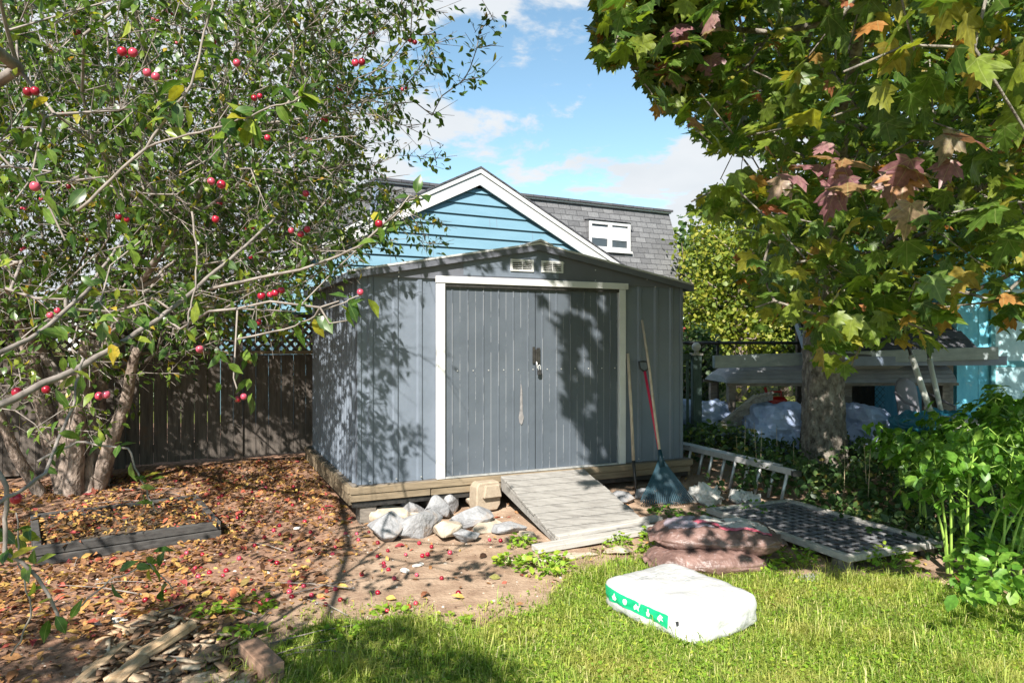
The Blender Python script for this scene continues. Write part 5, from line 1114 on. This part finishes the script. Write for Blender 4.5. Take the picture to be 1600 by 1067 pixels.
for k in range(-12, n):
    for sg in (1, -1):
        a = k*.1; c = a+hh
        if sg < 0: a, c = c, a
        q0_ = max(0, min(Lf, a)); q1__ = max(0, min(Lf, c))
        if abs(q0_-q1__) < .05: continue
        za = .25+abs(q0_-a); zb_ = zf-abs(q1__-c)
        b.beam(fa+df*q0_+Vector((0, 0, za)), fa+df*q1__+Vector((0, 0, zb_)), .004, .004, (0, 1, 0))
b.build('wire_mesh', M['dark_metal'], cf)
# upturned boat
bo = thing('upturned_boat', 'pale lapstrake boat stored upside down on wooden posts', 'boat', P(1137, 598, 8.7), R(2))
bl = 2.9; b = MB(); strk = [(0, 0), (.018, .050), (.040, .050), (.022, .054), (.055, .10), (.078, .10), (.06, .104), (.105, .150), (.13, .15), (.112, .154), (.18, .195), (.205, .195), (.19, .2), (.28, .235), (.40, .25)]
st_ = [0, .03, .10, .25, .5, 1, 1.8, 2.4, 2.75, 2.9]
def wscale(x): return .62+.38*min(1, (x/.5)) if x < .5 else 1-.12*max(0, (x-1.6)/1.3)
V = []; 
for x in st_:
    k = min(1, x/.28)**.6 if x < .28 else 1
    k = .35+.65*k
    for (y, z) in strk: V.append((x, .45-(.45-y)*1.0, z*k))
    for (y, z) in strk[-2::-1]: V.append((x, .45+(.45-y), z*k))
m_ = 2*len(strk)-1; F = [(i*m_+j, (i+1)*m_+j, (i+1)*m_+j+1, i*m_+j+1) for i in range(len(st_)-1) for j in range(m_-1)]+[tuple(range(m_))]
b.raw(V, F); hull = b.build('hull', M['hull'] if 'hull' in M else M.setdefault('hull', noisy('faded whitish hull paint', (.17,.18,.20), (.27,.28,.30), 5, (1, 1, 3), rough=.6, bump=.3, dirt=((.25,.24,.23), 8, .6))), bo)
MB().box((-.02, -.035, -.035), (bl, .0, .0)).box((-.02, .9, -.035), (bl, .935, .0)).build('gunwale', M['wood_dark'], bo)
bp_ = bo.location
for i, x in enumerate((.03, 1.5, 2.75)): MB().box((x, .05, gz(0, 8.7)-bp_.z), (x+.09, .14, -.036)).box((x, .75, gz(0, 8.7)-bp_.z), (x+.09, .84, -.036)).build('trestle_post', M['wood_dark'], bo)
lr = plank(P(1115, 565, 8.5), P(1556, 551, 8.5), .10, .15, 'steel', 'long_gutter', 'long pale metal gutter resting on top of the upturned boat', 'gutter')
lr.data.materials.clear(); lr.data.materials.append(noisy('chalky pale blue metal', (.20,.24,.245), (.30,.34,.345), 7, (3, 1, 3), rough=.6, bump=.2, dirt=((.25,.25,.24), 9, .62)))
# tarps over piles
def pile(c, dims, mat, seed, label, rz_=0, name='covered_pile', cat='tarp', wr=.05, n=3.2, group='tarp covered piles behind the maple'):
    bm, sf_ = superbag(*dims, n=n, seed=seed, wr=wr, nseg=14, fq=.45); me = bpy.data.meshes.new(name); bm.to_mesh(me); bm.free(); o = link(name, me, M[mat], None); o.location = c; o.rotation_euler = (0, 0, rz_); return tag(o, label, cat, group)
pile(P(1090, 660, 9.0)*1.0-Vector((0, 0, .25)), (.55, .35, .30), 'tarp_blue', 2, 'low faded blue tarp behind the ball topped post', -.1)
pile(P(1215, 680, 8.4)-Vector((0, 0, .25)), (.42, .35, .34), 'tarp_blue', 5, 'pale blue tarp heap left of the maple trunk', .3)
pile(P(1348, 680, 8.6)-Vector((0, 0, .22)), (.26, .3, .33), 'tarp_blue', 9, 'blue angular tarp bundle right of the maple trunk', .4)
pile(P(1465, 665, 7.9)-Vector((0, 0, .1)), (.45, .35, .13), 'tarp_teal', 12, 'teal crumpled tarp above the leafy bushes', .1)
pile(P(1505, 668, 7.6)-Vector((0, 0, .06)), (.22, .2, .09), 'litter_bag', 14, 'white bunched plastic beside the teal tarp', .2)
# slatted crate
pt_ = thing('wooden_pallet', 'slatted grey wooden pallet leaning over the blue tarps', 'pallet')
a0 = P(1125, 662, 8.25); a1 = P(1180, 617, 8.3); wv = Vector((.30, .25, .02))
for k in range(6): o_ = wv*(k/5); MB().beam(a0+o_, a1+o_, .035, .03, (0, 0, 1)).build('slat', M['wood_grey'], pt_, .003)
for t in (.05, .5, .95): c_ = a0.lerp(a1, t)-Vector((0, 0, .05)); MB().beam(c_, c_+wv, .05, .06).build('bearer', M['wood_grey'], pt_)
# red can, buckets, chair, poles
rc = thing('fuel_can', 'red plastic can standing under the upturned boat', 'can', P(1212, 645, 9.2))
MB().box((-.13, -.1, -.12), (.13, .1, .22)).build('body', M['red_can'], rc, .04); MB().tube([(-.07, 0, .21), (-.07, 0, .28), (.07, 0, .28), (.07, 0, .21)], .015, 8).build('handle', M['red_can'], rc); MB().tube([(-.1, 0, .2), (-.14, 0, .34)], .02, 8).build('spout', M['red_can'], rc)
MB().box((-.125, -.095, -.45), (.125, .095, -.121)).build('stand', M['wood_dark'], rc)
bk = thing('bucket', 'small pale bucket beside the red can behind the maple', 'bucket', P(1245, 650, 9.3)); MB().tube([(0, 0, -.35), (0, 0, .12)], [.11, .14], 18).build('pail', M['white'], bk, smooth=True); MB().tube([(-.14, 0, .1), (-.1, 0, .22), (0, 0, .26), (.1, 0, .22), (.14, 0, .1)], .006, 6).build('bail', M['dark_metal'], bk)
pc = thing('plastic_chair', 'grey moulded plastic chair seen from behind in the open shelter', 'chair', (P(1425, 650, 8.3).x, 8.3, gz(0, 8.3)), R(8))
v = []; nI, nJ = 12, 12
for i in range(nI+1):
    for j in range(nJ+1):
        a = i/nI; s = j/nJ*2-1; wd = .21*(1-.55*max(0, a-.72)**2/.08*.6) ; wd = .145*math.sqrt(max(.05, 1-(max(0, a-.7)/.33)**2))
        v.append((s*wd, .03*s*s+.10*a, .42+.50*a))
MB().raw(v, [(i*(nJ+1)+j, i*(nJ+1)+j+1, (i+1)*(nJ+1)+j+1, (i+1)*(nJ+1)+j) for i in range(nI) for j in range(nJ)]).build('backrest', M['grey_plastic'], pc, smooth=True).modifiers.new('s', 'SOLIDIFY').thickness = .012
MB().box((-.22, -.42, .40), (.22, .02, .42)).build('seat', M['grey_plastic'], pc, .008)
for x, y in ((-.2, -.4), (.2, -.4), (-.2, 0), (.2, 0)): MB().beam((x, y, 0), (x*.95, y, .40), .04, .03, (0, 1, 0)).build('leg', M['grey_plastic'], pc)
for s in (-1, 1): MB().tube([(s*.2, .02, .75), (s*.25, -.2, .66), (s*.24, -.38, .62), (s*.21, -.40, .41)], .014, 6).build('armrest', M['grey_plastic'], pc, smooth=True)
pa_ = thing('metal_pole', 'pale metal pole leaning beside the grey chair, nearer the maple trunk', 'pole', group='poles leaning in the open shelter'); MB().tube([P(1424, 555, 8.0), P(1456, 650, 7.8)], .034, 12).build('tube', M['pole'] if 'pole' in M else M.setdefault('pole', noisy('cream coated pole', (.46,.47,.42), (.60,.61,.56), 8, rough=.4, bump=.1)), pa_, smooth=True); MB().tube([P(1416, 525, 8.0), P(1424, 556, 8.0)], .02, 8).build('socket', M['black'], pa_)
pb_ = thing('metal_pole', 'pale metal pole leaning just left of the blue painted wall', 'pole', group='poles leaning in the open shelter'); MB().tube([P(1452, 560, 8.1), P(1472, 650, 7.9)], .028, 12).build('tube', M['pole'], pb_, smooth=True); MB().tube([P(1450, 548, 8.1), P(1452, 561, 8.1)], .016, 8).build('socket', M['black'], pb_)
# open shelter + blue outbuilding
ob = thing('blue_outbuilding', 'peeling sky blue outbuilding with a dark open lean-to shelter', 'outbuilding', (5.72, 9.05, .2), R(6))
MB().box((0, 0, 0), (3.6, .08, 2.9)).build('front_wall', M['blue_wall'], ob)
MB().box((.0, .081, 0), (.06, 3, 2.9)).build('side_wall', M['blue_wall'], ob)
for x in (.42, .50): pass
b = MB()
for k in range(12): b.box((k*.3-.006, -.006, 0), (k*.3+.006, -.001, 2.9))
b.build('batten', M['blue_wall'], ob)
d = MB().box((.50, -.03, 0), (1.35, -.007, 2.02)).build('door', noisy('pale teal door paint', (.30,.50,.56), (.45,.62,.66), 7, rough=.7, bump=.2), ob)
MB().box((.44, -.045, 0), (.50, -.0065, 2.08)).box((1.35, -.045, 0), (1.41, -.0065, 2.08)).box((.44, -.046, 2.021), (1.41, -.0065, 2.09)).box((.501, -.040, 1.02), (1.349, -.031, 1.10)).build('door_frame', noisy('teal trim paint', (.08,.26,.30), (.12,.34,.38), 7, bump=.1), d)
# lean-to roof falls toward the camera, left of the wall
x0_, x1_ = -2.25, .30; ye = -.45; ze = 1.19
b = MB(); b.raw([(x0_, ye, ze), (x1_-.3, ye, ze), (x1_-.0, 1.9, ze+1.55), (x0_+.75, 1.9, ze+1.55), (x0_, ye, ze-.05), (x1_-.3, ye, ze-.05), (x1_, 1.9, ze+1.5), (x0_+.75, 1.9, ze+1.5)], [(0,1,2,3), (7,6,5,4), (0,4,5,1), (1,5,6,2), (2,6,7,3), (3,7,4,0)]); b.build('lean_to_roof', M['shingle_dark'], ob)
MB().beam((x0_-.02, ye-.02, ze-.03), (x0_+.73, 1.9, ze+1.52), .03, .14).build('rake_trim', M['grey_blue'], ob)
MB().box((x0_, ye-.03, ze-.13), (x1_-.02, ye-.002, ze-.02)).build('eave_board', M['grey_blue'], ob)
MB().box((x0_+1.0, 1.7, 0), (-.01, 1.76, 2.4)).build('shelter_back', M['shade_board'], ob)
MB().box((-.45, .0, 0), (-.05, .05, 1.25)).build('shelter_side', M['wood_dark'], ob); MB().box((-.30, -.03, 0), (-.26, -.002, 1.15)).build('post', M['lumber'], ob)
MB().raw([(-1.55, -.2, 1.08), (-.75, -.2, 1.08), (-.9, .1, .95), (-1.35, .1, .95)], [(0, 1, 2, 3)]).build('hanging_flap', M['roof_metal'], ob)
gbag = pile(G(14, 742)+Vector((-.10, .1, -.02)), (.30, .26, .26), 'black', 33, 'black plastic bin bag standing by the fence at the left edge', .3, 'bin_bag', 'bin bag', .02, 2.8, None)

# ------------------------------------------------------------------ ground plants, grass, litter
def weed(px, py, n, r, h, mat, label, seed, name='weed_clump', lsz=(.03, .06), tpl=RL, group='weeds near the ramp', cat='weed', Y=None):
    c = G(px, py) if Y is None else Y; rnd = np.random.default_rng(seed); o = thing(name, label, cat, c, 0, group)
    a = rnd.uniform(0, 6.28, n); rad = r*np.sqrt(rnd.uniform(0, 1, n)); z = h*rnd.uniform(.15, 1, n)*(1-.5*(rad/r)**2)
    Pp = np.stack([rad*np.cos(a), rad*np.sin(a), z], 1); D = np.stack([np.cos(a), np.sin(a), rnd.uniform(-.3, .5, n)], 1)+rnd.normal(size=(n, 3))*.4
    leaves('leaf_mass', Pp, D, np.array([0, 0, 1.4])+unit(n)*.6, rnd.uniform(*lsz, n), tpl, M[mat], o)
    ns = max(3, n//9); k = rnd.integers(0, n, ns); b = MB()
    for i in k: b.tube([(Pp[i][0]*.3, Pp[i][1]*.3, -.01), tuple(Pp[i]*np.array([.7, .7, .6])), tuple(Pp[i])], [.003, .0025, .0015], 4, False)
    b.build('stems', M['stem'], o); return o
W_ = [(815, 852, 70, .10, .09, 'small bright weed tuft left of the ramp plank end'), (850, 890, 190, .19, .12, 'large lime green weed patch below the ramp'), (795, 880, 60, .09, .07, 'little weed patch on the dirt left of the large patch'), (955, 818, 26, .04, .08, 'tiny weed sprouting through the ramp boards'), (965, 852, 70, .10, .10, 'weed tuft in front of the ramp plank'), (1015, 842, 40, .07, .10, 'weed tuft against the brown sacks'), (1040, 800, 70, .14, .06, 'low weeds at the foot of the fan rake'), (1010, 860, 40, .06, .08, 'bright weed at the corner of the mulch sacks'),
      (1195, 890, 60, .12, .10, 'weed tuft at the right end of the mulch sacks'), (1245, 880, 90, .13, .13, 'yellow green weed below the grid panel frame'), (1385, 885, 150, .17, .16, 'bright yellow green weed at the grid panel corner'), (1120, 800, 70, .15, .08, 'weeds growing under the crumpled sack'), (1175, 800, 70, .16, .10, 'weeds under the ladder rungs'), (610, 960, 40, .10, .04, 'flat rosette weed at the lawn edge'), (700, 975, 50, .11, .05, 'rosette weed in front of the bare dirt'), (395, 950, 60, .12, .07, 'green sprouts on the leaf litter'), (330, 960, 40, .08, .08, 'small sprout above the split log'), (380, 1000, 60, .12, .07, 'sprouts beside the timber block'), (1080, 812, 50, .10, .05, 'creeping weed between rake and grid panel'), (530, 990, 50, .12, .05, 'broad leaved weed at shady lawn edge')]
for i, w in enumerate(W_): weed(w[0], w[1], w[2], w[3], w[4], 'weed' if i not in (6, 11, 12, 18) else 'shrub', w[5], 50+i, lsz=(.025, .05) if w[1] < 870 else (.03, .055))
# dandelion by the white sack
dn_ = thing('dandelion_plant', 'bright dandelion rosette at the near edge of the white sack', 'weed', G(1075, 1005)); n = 16; a = RNG.uniform(0, 6.28, n)
leaves('leaf_rosette', np.zeros((n, 3)), np.stack([np.cos(a), np.sin(a), RNG.uniform(.3, 1.2, n)], 1), np.tile([0, 0, 1.], (n, 1))+unit(n)*.3, RNG.uniform(.09, .14, n), (AL[0]*np.array([.55, 1, 1]), AL[1]), M['weed'], dn_)
# ground cover under the maple: dense leafy mass
n = 26000; x = RNG.uniform(1.75, 8, n); y = RNG.uniform(5.0, 9.6, n)
def cover_ok(x, y):
    r = Vector((x, y, 0))-A; u = r.dot(UX); d = r.dot(UY)
    if -.1 < u < SW+.22 and d > -.4: return False
    a, c = 800+x/y*FPX, 533+1.45/y*FPX
    if c > 780 and a < 1245+(c-780)*1.9: return False
    if inpoly(x, y, gridq): return random.random() < .10
    if c > 740 and a < 1150: return random.random() < .12
    return c < 905-(1600-a)*.06
gridq = [tuple((q0+e1*a+e2*c)[:2]) for a, c in ((0, 0), (L1, 0), (L1, L2), (0, L2))]
ok = np.array([cover_ok(a, c) for a, c in zip(x, y)]); x, y = x[ok], y[ok]; n = len(x)
hm = np.array([.10+.34*max(0, .5+1.1*noise.noise(Vector((a*1.1, c*1.1, 0))))*min(1, max(.25, (c-5.2)/1.0)) for a, c in zip(x, y)])
z = np.array([gz(a, c) for a, c in zip(x, y)])+hm*RNG.uniform(.1, 1, n)
tag(leaves('ground_cover', np.stack([x, y, z], 1), unit(n)+np.array([0, -.3, .1]), np.array([0, -.2, 1.1])+unit(n)*.8, RNG.uniform(.035, .085, n), RL, M['cover']), 'dark leafy ground cover growing round the maple trunk', 'ground cover', kind='stuff')
# dry stalks
for (px, py0, py1, Y) in ((1165, 720, 655, 7.2), (1178, 730, 660, 7.1), (1190, 735, 670, 7.0), (1213, 735, 668, 7.0), (1240, 740, 690, 6.9), (1320, 740, 690, 6.6), (1350, 745, 695, 6.5), (1360, 780, 700, 6.3), (1285, 745, 715, 6.8), (1150, 715, 680, 7.3)):
    a = P(px+random.uniform(-6, 6), py0+30, Y); c = P(px, py1, Y); tag(MB().tube([a, a.lerp(c, .5)+Vector((random.uniform(-.02, .02), 0, 0)), c], [.004, .003, .002], 5).build('dry_stalk', M['dry'], None), 'thin dry seed stalk rising from the ground cover by the maple trunk', 'plant stalk', 'dry stalks by the maple trunk')
# tall leafy plants on the right edge
def tallplant(px, py, h, label, seed, lean=(0, 0), nleaf=70, lsz=(.06, .12), spread=.25, mat='shrub'):
    c = G(px, py); rnd = np.random.default_rng(seed); o = thing('leafy_plant', label, 'plant', c, 0, 'tall leafy plants at the right edge'); b = MB(); tips = []
    for k in range(3):
        a = rnd.uniform(0, 6.28); s = rnd.uniform(.02, .07); l = Vector((lean[0]+rnd.normal()*.10, lean[1]+rnd.normal()*.08, 0)); p0_ = Vector((s*math.cos(a), s*math.sin(a), -.02)); hh_ = h*rnd.uniform(.8, 1.05); pp = [p0_+l*(t*t)+Vector((0, 0, hh_*t)) for t in np.linspace(0, 1, 8)]; b.tube(pp, list(np.linspace(.010, .004, 8)), 6)
        for t in (.68, .78, .86, .93, 1): 
            q = p0_+l*t*t+Vector((0, 0, hh_*t)); aa = rnd.uniform(0, 6.28); e = q+Vector((math.cos(aa)*spread*.7, math.sin(aa)*spread*.7, .04)); b.tube([q, q.lerp(e, .5)+Vector((0, 0, .05)), e], [.004, .003, .002], 4); tips += [q, e, q.lerp(e, .5)+Vector((0, 0, .05))]
    b.build('stems', M['stem'], o); tp = np.array(tips); idx = rnd.integers(0, len(tp), nleaf); Pp = tp[idx]+rnd.normal(size=(nleaf, 3))*np.array([.05, .05, .03])
    D = (Pp-np.array([lean[0], lean[1], 0]))*np.array([2, 2, .0])+rnd.normal(size=(nleaf, 3))*.35+np.array([0, 0, -.35]); leaves('leaf_mass', Pp, D, np.array([0, 0, 1.3])+unit(nleaf)*.45, rnd.uniform(*lsz, nleaf), RL, M[mat], o); return o
TP = [(1478, 892, .86, 'tall bright plant leftmost of the row at the right edge', (-.12, -.05)), (1520, 905, .90, 'tall lime stemmed plant second in the right hand row', (.05, -.1)), (1560, 912, .92, 'tall leafy plant third in the right hand row', (.05, -.05)), (1600, 900, .92, 'tall plant cut by the right edge of the photo', (.1, -.1)), (1500, 850, .80, 'leafy plant behind the leftmost bright plant', (-.1, 0)), (1560, 850, .84, 'leafy plant behind the third bright plant', (0, 0)), (1440, 830, .70, 'leafy plant between the grid panel and bright plants', (-.1, -.1)), (1610, 840, .95, 'leafy plant at right edge in front of blue wall', (0, 0)), (1420, 790, .66, 'leafy plant farther back right of the maple trunk', (-.1, -.1)), (1480, 790, .80, 'bushy plant below the teal tarp', (0, 0)), (1545, 785, .95, 'tall bushy plant in front of the blue door', (0, -.1)), (1600, 780, 1.0, 'tall plant farthest back at the right edge', (0, 0))]
for i, t in enumerate(TP): tallplant(t[0], t[1], t[2], t[3], 80+i, t[4], 120 if i < 4 else 230, (.06, .11), .24)
# low broad leaves at the feet of the plants
n = 700; px = RNG.uniform(1490, 1700, n); py = RNG.uniform(800, 935, n); Pp = np.array([np.array(G(a, c, random.uniform(.02, .32))) for a, c in zip(px, py)])
tag(leaves('undergrowth', Pp, unit(n)+np.array([0, -.4, .0]), np.array([0, -.2, 1.2])+unit(n)*.6, RNG.uniform(.05, .10, n), RL, M['shrub']), 'broad leaved undergrowth below the tall plants', 'undergrowth', kind='stuff')
# grass
bagc = np.array([.95, 4.02]); ba = np.array([.53, -.85]); bb = np.array([.85, .53])
def grass_pts(n):
    P_ = []
    while len(P_) < n:
        Y = 2.9+(RNG.random()**1.35)*2.9; x = RNG.uniform(-1.0, .95)*Y*.80+.1
        if lawn_amt(x, Y) < .5 and not (RNG.random() < .10 and lawn_amt(x+.1, Y-.28) > .5): continue
        d = np.array([x, Y])-bagc
        if abs(d@ba) < .32 and abs(d@bb) < .25: continue
        cl = noise.noise(Vector((x*2.6, Y*2.6, 1)))
        if cl < -.22 and random.random() < .55: continue
        P_.append((x, Y, gz(x, Y), cl))
    return np.array(P_)
n = 125000; gpnt = grass_pts(n); hgt = (.018+.038*RNG.random(n)**1.3+.12*np.clip(gpnt[:, 3]-.02, 0, 1)*RNG.random(n))*np.where(RNG.random(n) < .06, 2.2, 1.0)
ang = RNG.uniform(0, 6.28, n); lean = RNG.uniform(.2, 1.5, n)[:, None]*np.stack([np.cos(ang), np.sin(ang)], 1)
w = RNG.uniform(.0013, .0030, n); tdir = np.stack([-np.sin(ang+RNG.normal(size=n)*.6), np.cos(ang), np.zeros(n)], 1); base = gpnt[:, :3].copy(); base[:, 2] -= .004
V0 = base-tdir*w[:, None]; V1 = base+tdir*w[:, None]; mid = base+np.concatenate([lean*hgt[:, None]*.25, hgt[:, None]*.62], 1); tipv = base+np.concatenate([lean*hgt[:, None]*.95, hgt[:, None]*(1-.5*np.linalg.norm(lean, axis=1)[:, None])], 1)
VV = np.stack([V0, V1, mid+tdir*w[:, None]*.8, mid-tdir*w[:, None]*.8, tipv], 1).reshape(-1, 3); Fq = np.array([(0, 1, 2), (0, 2, 3), (3, 2, 4)])
tag(np_mesh('lawn_grass', VV, (Fq[None]+(np.arange(n)*5)[:, None, None]).reshape(-1, 3), M['grass']), 'green uneven lawn grass in the foreground', 'grass', kind='stuff')
# clover-like low leaves in the lawn
n = 9000; gp2 = grass_pts(n); tag(leaves('lawn_clover', gp2[:, :3]+np.array([0, 0, .01])+RNG.uniform(0, .03, (n, 1))*np.array([0, 0, 1]), unit(n)*np.array([1, 1, .2]), np.array([0, 0, 1.5])+unit(n)*.5, RNG.uniform(.012, .028, n), RL, M['weed']), 'low broad leaves mixed into the lawn', 'clover', kind='stuff')
# fallen leaves
Pl = []
while len(Pl) < 13500:
    Y = 2.9+(RNG.random()**.9)*5.6; x = RNG.uniform(-6.2, 3.0)
    if abs(x/Y) > .8: continue
    a = litter_amt(x, Y)
    pn = .5+.9*n2(x+5, Y, 1.9)+.5*n2(x, Y+3, 6)
    if random.random() > .03+a*max(.12, min(1, pn+.15)): continue
    if lawn_amt(x, Y) > .5 and random.random() > .06: continue
    r = Vector((x, Y, 0))-A; u = r.dot(UX); d = r.dot(UY)
    if (-.03 < u < SW and d > -.02): continue
    if d > 2.55 and u < .1: continue
    z = gz(x, Y)+.005
    if inpoly(x, Y, bed_quad): z = .115+.06*((Vector((x, Y, 0))-c_fl2).dot(per)/Dp)
    Pl.append((x, Y, z))
Pl = np.array(Pl); n = len(Pl); Pl[:, 2] += RNG.uniform(0, .018, n)
tag(leaves('fallen_leaves', Pl, unit(n)*np.array([1, 1, .35]), np.array([0, 0, 1.3])+unit(n)*.75, RNG.uniform(.02, .045, n)+.06*RNG.random(n)**4, AL, M['fallen']), 'carpet of brown, yellow and red fallen leaves under the apple tree', 'fallen leaves', kind='stuff')
# crumbs of soil, gravel and dry bits on the bare dirt
n = 5200; Y = RNG.uniform(2.9, 7.6, n); X_ = RNG.uniform(-3.6, 1.6, n); okk = np.array([lawn_amt(a, c) < .5 and not (-.02 < (Vector((a, c, 0))-A).dot(UX) < SW and (Vector((a, c, 0))-A).dot(UY) > -.05) for a, c in zip(X_, Y)]); X_, Y = X_[okk], Y[okk]; n = len(Y)
M['crumb'] = leafmat('soil crumbs and gravel', [(0, (.10,.06,.04)), (.5, (.26,.17,.11)), (.8, (.40,.32,.25)), (1, (.52,.48,.44))], 0, .9, 1, .2)
pyr = (np.array([(-.5,-.4,0), (.5,-.35,0), (.4,.5,0), (-.45,.4,0), (-.2,-.1,.45), (.25,.15,.4)]), [(0,1,4), (1,5,4), (1,2,5), (2,3,5), (3,4,5), (3,0,4)])
tag(leaves('dirt_crumbs', np.stack([X_, Y, np.array([gz(a, c)-.002+.018*n2(a, c, 1.1)+.008*n2(a, c, 5) for a, c in zip(X_, Y)])], 1), unit(n)*np.array([1, 1, .05]), np.tile([0, 0, 1.], (n, 1)), .005+.02*RNG.random(n)**3, pyr, M['crumb']), 'crumbs of soil and gravel on the bare dirt', 'gravel', kind='stuff')
# twigs on the ground
for k in range(34):
    g = G(random.uniform(40, 520), random.uniform(745, 1050)); a = random.uniform(0, 3.1); l = random.uniform(.1, .35); d = Vector((math.cos(a), math.sin(a)*.6, 0)); b = MB()
    b.tube([-d*l+Vector((0, 0, .02)), Vector((random.uniform(-.02, .02), 0, .035)), d*l+Vector((0, 0, .025))], [.004, .003, .0015], 5)
    o = b.build('fallen_twig', M['twig'], None); o.location = g; tag(o, 'thin bare fallen twig lying on the leaf litter', 'twig', 'bare twigs on the leaf litter')
# fallen apples
fm = applemesh('fallen_apple', .016); rr = random.Random(12); cnt = 0
known = [(765, 845), (782, 846), (770, 818), (703, 865), (660, 870), (634, 868), (651, 900), (616, 905), (606, 862), (668, 868), (655, 850), (590, 850), (560, 845), (690, 905), (650, 945), (540, 835)]
while cnt < 96:
    if cnt < len(known): px, py = known[cnt]
    else: px, py = rr.gauss(430, 130), rr.uniform(760, 960)
    if px < 15 or px > 850: continue
    g = G(px, py); r = g-A
    if r.dot(UX) > -.1 and r.dot(UY) > -.12: continue
    o = bpy.data.objects.new('fallen_apple', fm); COL.objects.link(o); g.z += .012
    if inpoly(g.x, g.y, bed_quad): g.z += .10
    o.location = g; o.rotation_euler = (rr.uniform(-2, 2), rr.uniform(-2, 2), rr.uniform(0, 6)); k = rr.uniform(.8, 1.15); o.scale = (k, k, k*.95); cnt += 1
    if inpoly(g.x, g.y, bed_quad): tag(o, 'fallen red crab apple lying inside the low timber bed frame', 'apple', 'crab apples inside the bed frame')
    elif litter_amt(g.x, g.y) > .5: tag(o, 'fallen red crab apple on the leaf litter under the apple tree', 'apple', 'crab apples on the leaf litter')
    else: tag(o, 'fallen red crab apple on the bare dirt in front of the stones', 'apple', 'crab apples on the bare dirt')
